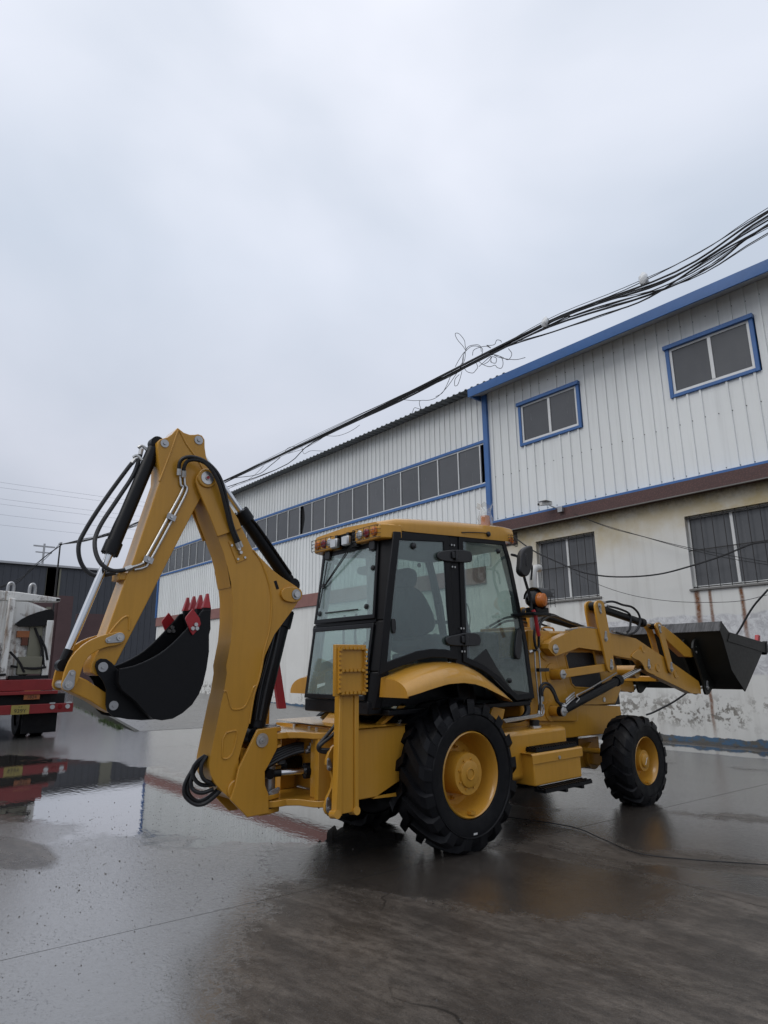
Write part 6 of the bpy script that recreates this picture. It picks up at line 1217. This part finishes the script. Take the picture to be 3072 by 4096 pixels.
# loader bucket
bk = O['bk']; lb = MB()
for s in (1, -1): lb.yz(bk, s*1.03, s*1.05)
prof = [bk[0], bk[8], bk[7], bk[6], bk[5], (bk[4][0]-.03, bk[4][1]+.05), (bk[3][0], bk[3][1]+.0), (bk[2][0]-.02, bk[2][1]-.01)]
back = [bk[8], bk[7], bk[6], bk[5], (bk[4][0]-.05, bk[4][1]+.03)]
def strip(q, pts, x0, x1, th):
    n = len(pts); inn = []
    for i, pnt in enumerate(pts):
        a = Vector(pts[max(0, i-1)]); b = Vector(pts[min(n-1, i+1)]); d = (b-a).normalized(); inn.append((pnt[0]-d.y*th, pnt[1]+d.x*th))
    vs = [(x, a, b) for x in (x0, x1) for a, b in list(pts)+inn]; m2 = 2*n; fs = []
    for i in range(n-1): fs += [[i, i+1, m2+i+1, m2+i], [n+i, m2+n+i, m2+n+i+1, n+i+1]]
    fs += [[0, m2, m2+n, n], [n-1, 2*n-1, m2+2*n-1, m2+n-1]]; q.add(vs, fs)
strip(lb, back, -1.03, 1.03, .014); strip(lb, [back[-1], (bk[3][0], bk[3][1]+.02), (bk[2][0]+.05, bk[2][1]+.0)], -1.03, 1.03, .02)
bucket = lb.build('loader_bucket', LBK, bh, .004)
q = MB(); strip(q, [(bk[0][0]+.02, bk[0][1]), (bk[8][0]-.012, bk[8][1])], -1.05, 1.05, .02); GUA = NT('streaked_paint'); _v = GUA.pos('world'); GUA.set(Base_Color=GUA.mix(GUA.ramp(GUA.noise(GUA.map(_v, (26, 3, 3)), 1.5, 5, .6), ((.4, 0), (.6, 1))), (.012, .012, .013), (.060, .061, .064)), Roughness=.4); q.build('spill_guard', GUA.m, bucket, .004)  # streaky grey guard, paler than the bucket paint
q = MB(); q.yz([bk[1], bk[2], (bk[2][0]-.02, bk[2][1]-.17), (bk[1][0]-.12, bk[1][1]-.14)], 1.0505, 1.062); q.build('side_wear_plate', LBK, bucket, .003); q.mirror().build('side_wear_plate', LBK, bucket, .003)
MB().yz([(bk[2][0]-.06, bk[2][1]-.20), (bk[2][0]+.03, bk[2][1]-.15), (bk[2][0]+.06, bk[2][1]+.03), (bk[2][0]-.01, bk[2][1]+.01)], .99, 1.075).build('cutting_edge', BLK, bucket, .006)
for x in (.95, .3, -.3, -.95): MB().prism([(x-.03, bk[2][0]-.10, bk[2][1]+.02), (x+.03, bk[2][0]-.10, bk[2][1]+.02), (x+.03, bk[2][0]-.02, bk[2][1]+.0), (x-.03, bk[2][0]-.02, bk[2][1]+.0)], (0, .07, .12)).build('bucket_tooth', RED, bucket, .006)
tp, dp = O['lp_tip'][0], O['lp_dump'][0]
for s in (1, -1):
    for x0, x1 in ((.62, .655), (.45, .485)):
        MB().yz(chaikin([(tp[0]-.09, tp[1]-.10), (tp[0]-.10, tp[1]+.12), (dp[0]-.10, dp[1]+.03), (dp[0]-.05, dp[1]+.17), (dp[0]+.08, dp[1]+.22), (dp[0]+.2, dp[1]), (tp[0]+.35, tp[1]+.05), (tp[0]+.2, tp[1]-.02), (tp[0]+.03, tp[1]-.12)], 1), s*x0, s*x1).build('hinge_ear', LBK, bucket, .004)
# ---------------- mirror, work lamp and rope at the front corner
mr = MB().yz(chaikin(O['mirror'], 1), .93, 1.0).build('mirror', PLA, bh, .02); MB().tube(O['mirarm'], .016, 8, 5).build('mirror_arm', PLA, mr); MB().tube(O['mirarm2'], .012, 8, 5).build('mirror_clamp', PLA, mr)
MB().yz(chaikin(inset(O['mirror'], .02), 1), .925, .929).build('mirror_glass', CHR, mr)
MB().box(.90, 1.005, .93, .97, 2.72, 2.86).build('mirror_bracket', PLA, mr, .01)
lam = MB().box(.62, .95, 1.10, 1.42, 2.20, 2.235).build('lamp_bracket', BLK, bh, .006); MB().box(.74, .90, 1.22, 1.45, 2.235, 2.30).build('lamp_foot', BLK, lam, .01)
q = MB(); q.lathe([(-.14, .02), (-.11, .075), (-.03, .115), (.05, .125), (.06, .12), (.06, 0)], (.85, 1.30, 2.39), (.25, .97, 0), 30); q.build('headlight_shell', PLA, lam)
MB().lathe([(.055, .112), (.075, .10), (.08, 0)], (.85, 1.30, 2.39), (.25, .97, 0), 26).build('headlight_glass', LENSW, lam)
q = MB(); q.lathe([(-.02, .082), (.02, .085), (.05, .07), (.065, .035), (.068, 0)], (.93, 1.26, 2.375), (1, .12, 0), 26); q.build('indicator_lens', LENSO, lam)
q = MB(); vs = []
for i in range(9):
    for j in range(2): t = math.pi*(i/8); vs.append((.85+.135*math.cos(t), 1.18+.20*j+.05, 2.40+.125*math.sin(t)+.005*j))
q.add(vs, [[i*2, i*2+1, i*2+3, i*2+2] for i in range(8)]); q.build('headlight_hood', PLA, lam)
q = MB()
for z in (2.34, 2.38, 2.42, 2.46, 2.50): q.tube([(.75, 1.40, z), (.78, 1.46, z), (.98, 1.46, z)], .0035, 5, 1)
for x in (.78, .85, .92, .98): q.tube([(x, 1.46, 2.30), (x, 1.46, 2.50)], .0035, 5, 1)
q.build('lamp_cage', PLA, lam)
q = MB(); q.tube([(.90, 1.15, 2.26), (.91, 1.17, 2.2), (.90, 1.2, 2.1), (.89, 1.24, 1.98)], .022, 7, 4); q.build('red_cloth', RED, lam)
MB().box(-.80, -.62, 1.10, 1.42, 2.20, 2.235).build('lamp_bracket', BLK, bh)
SC.view_layers[0].update()
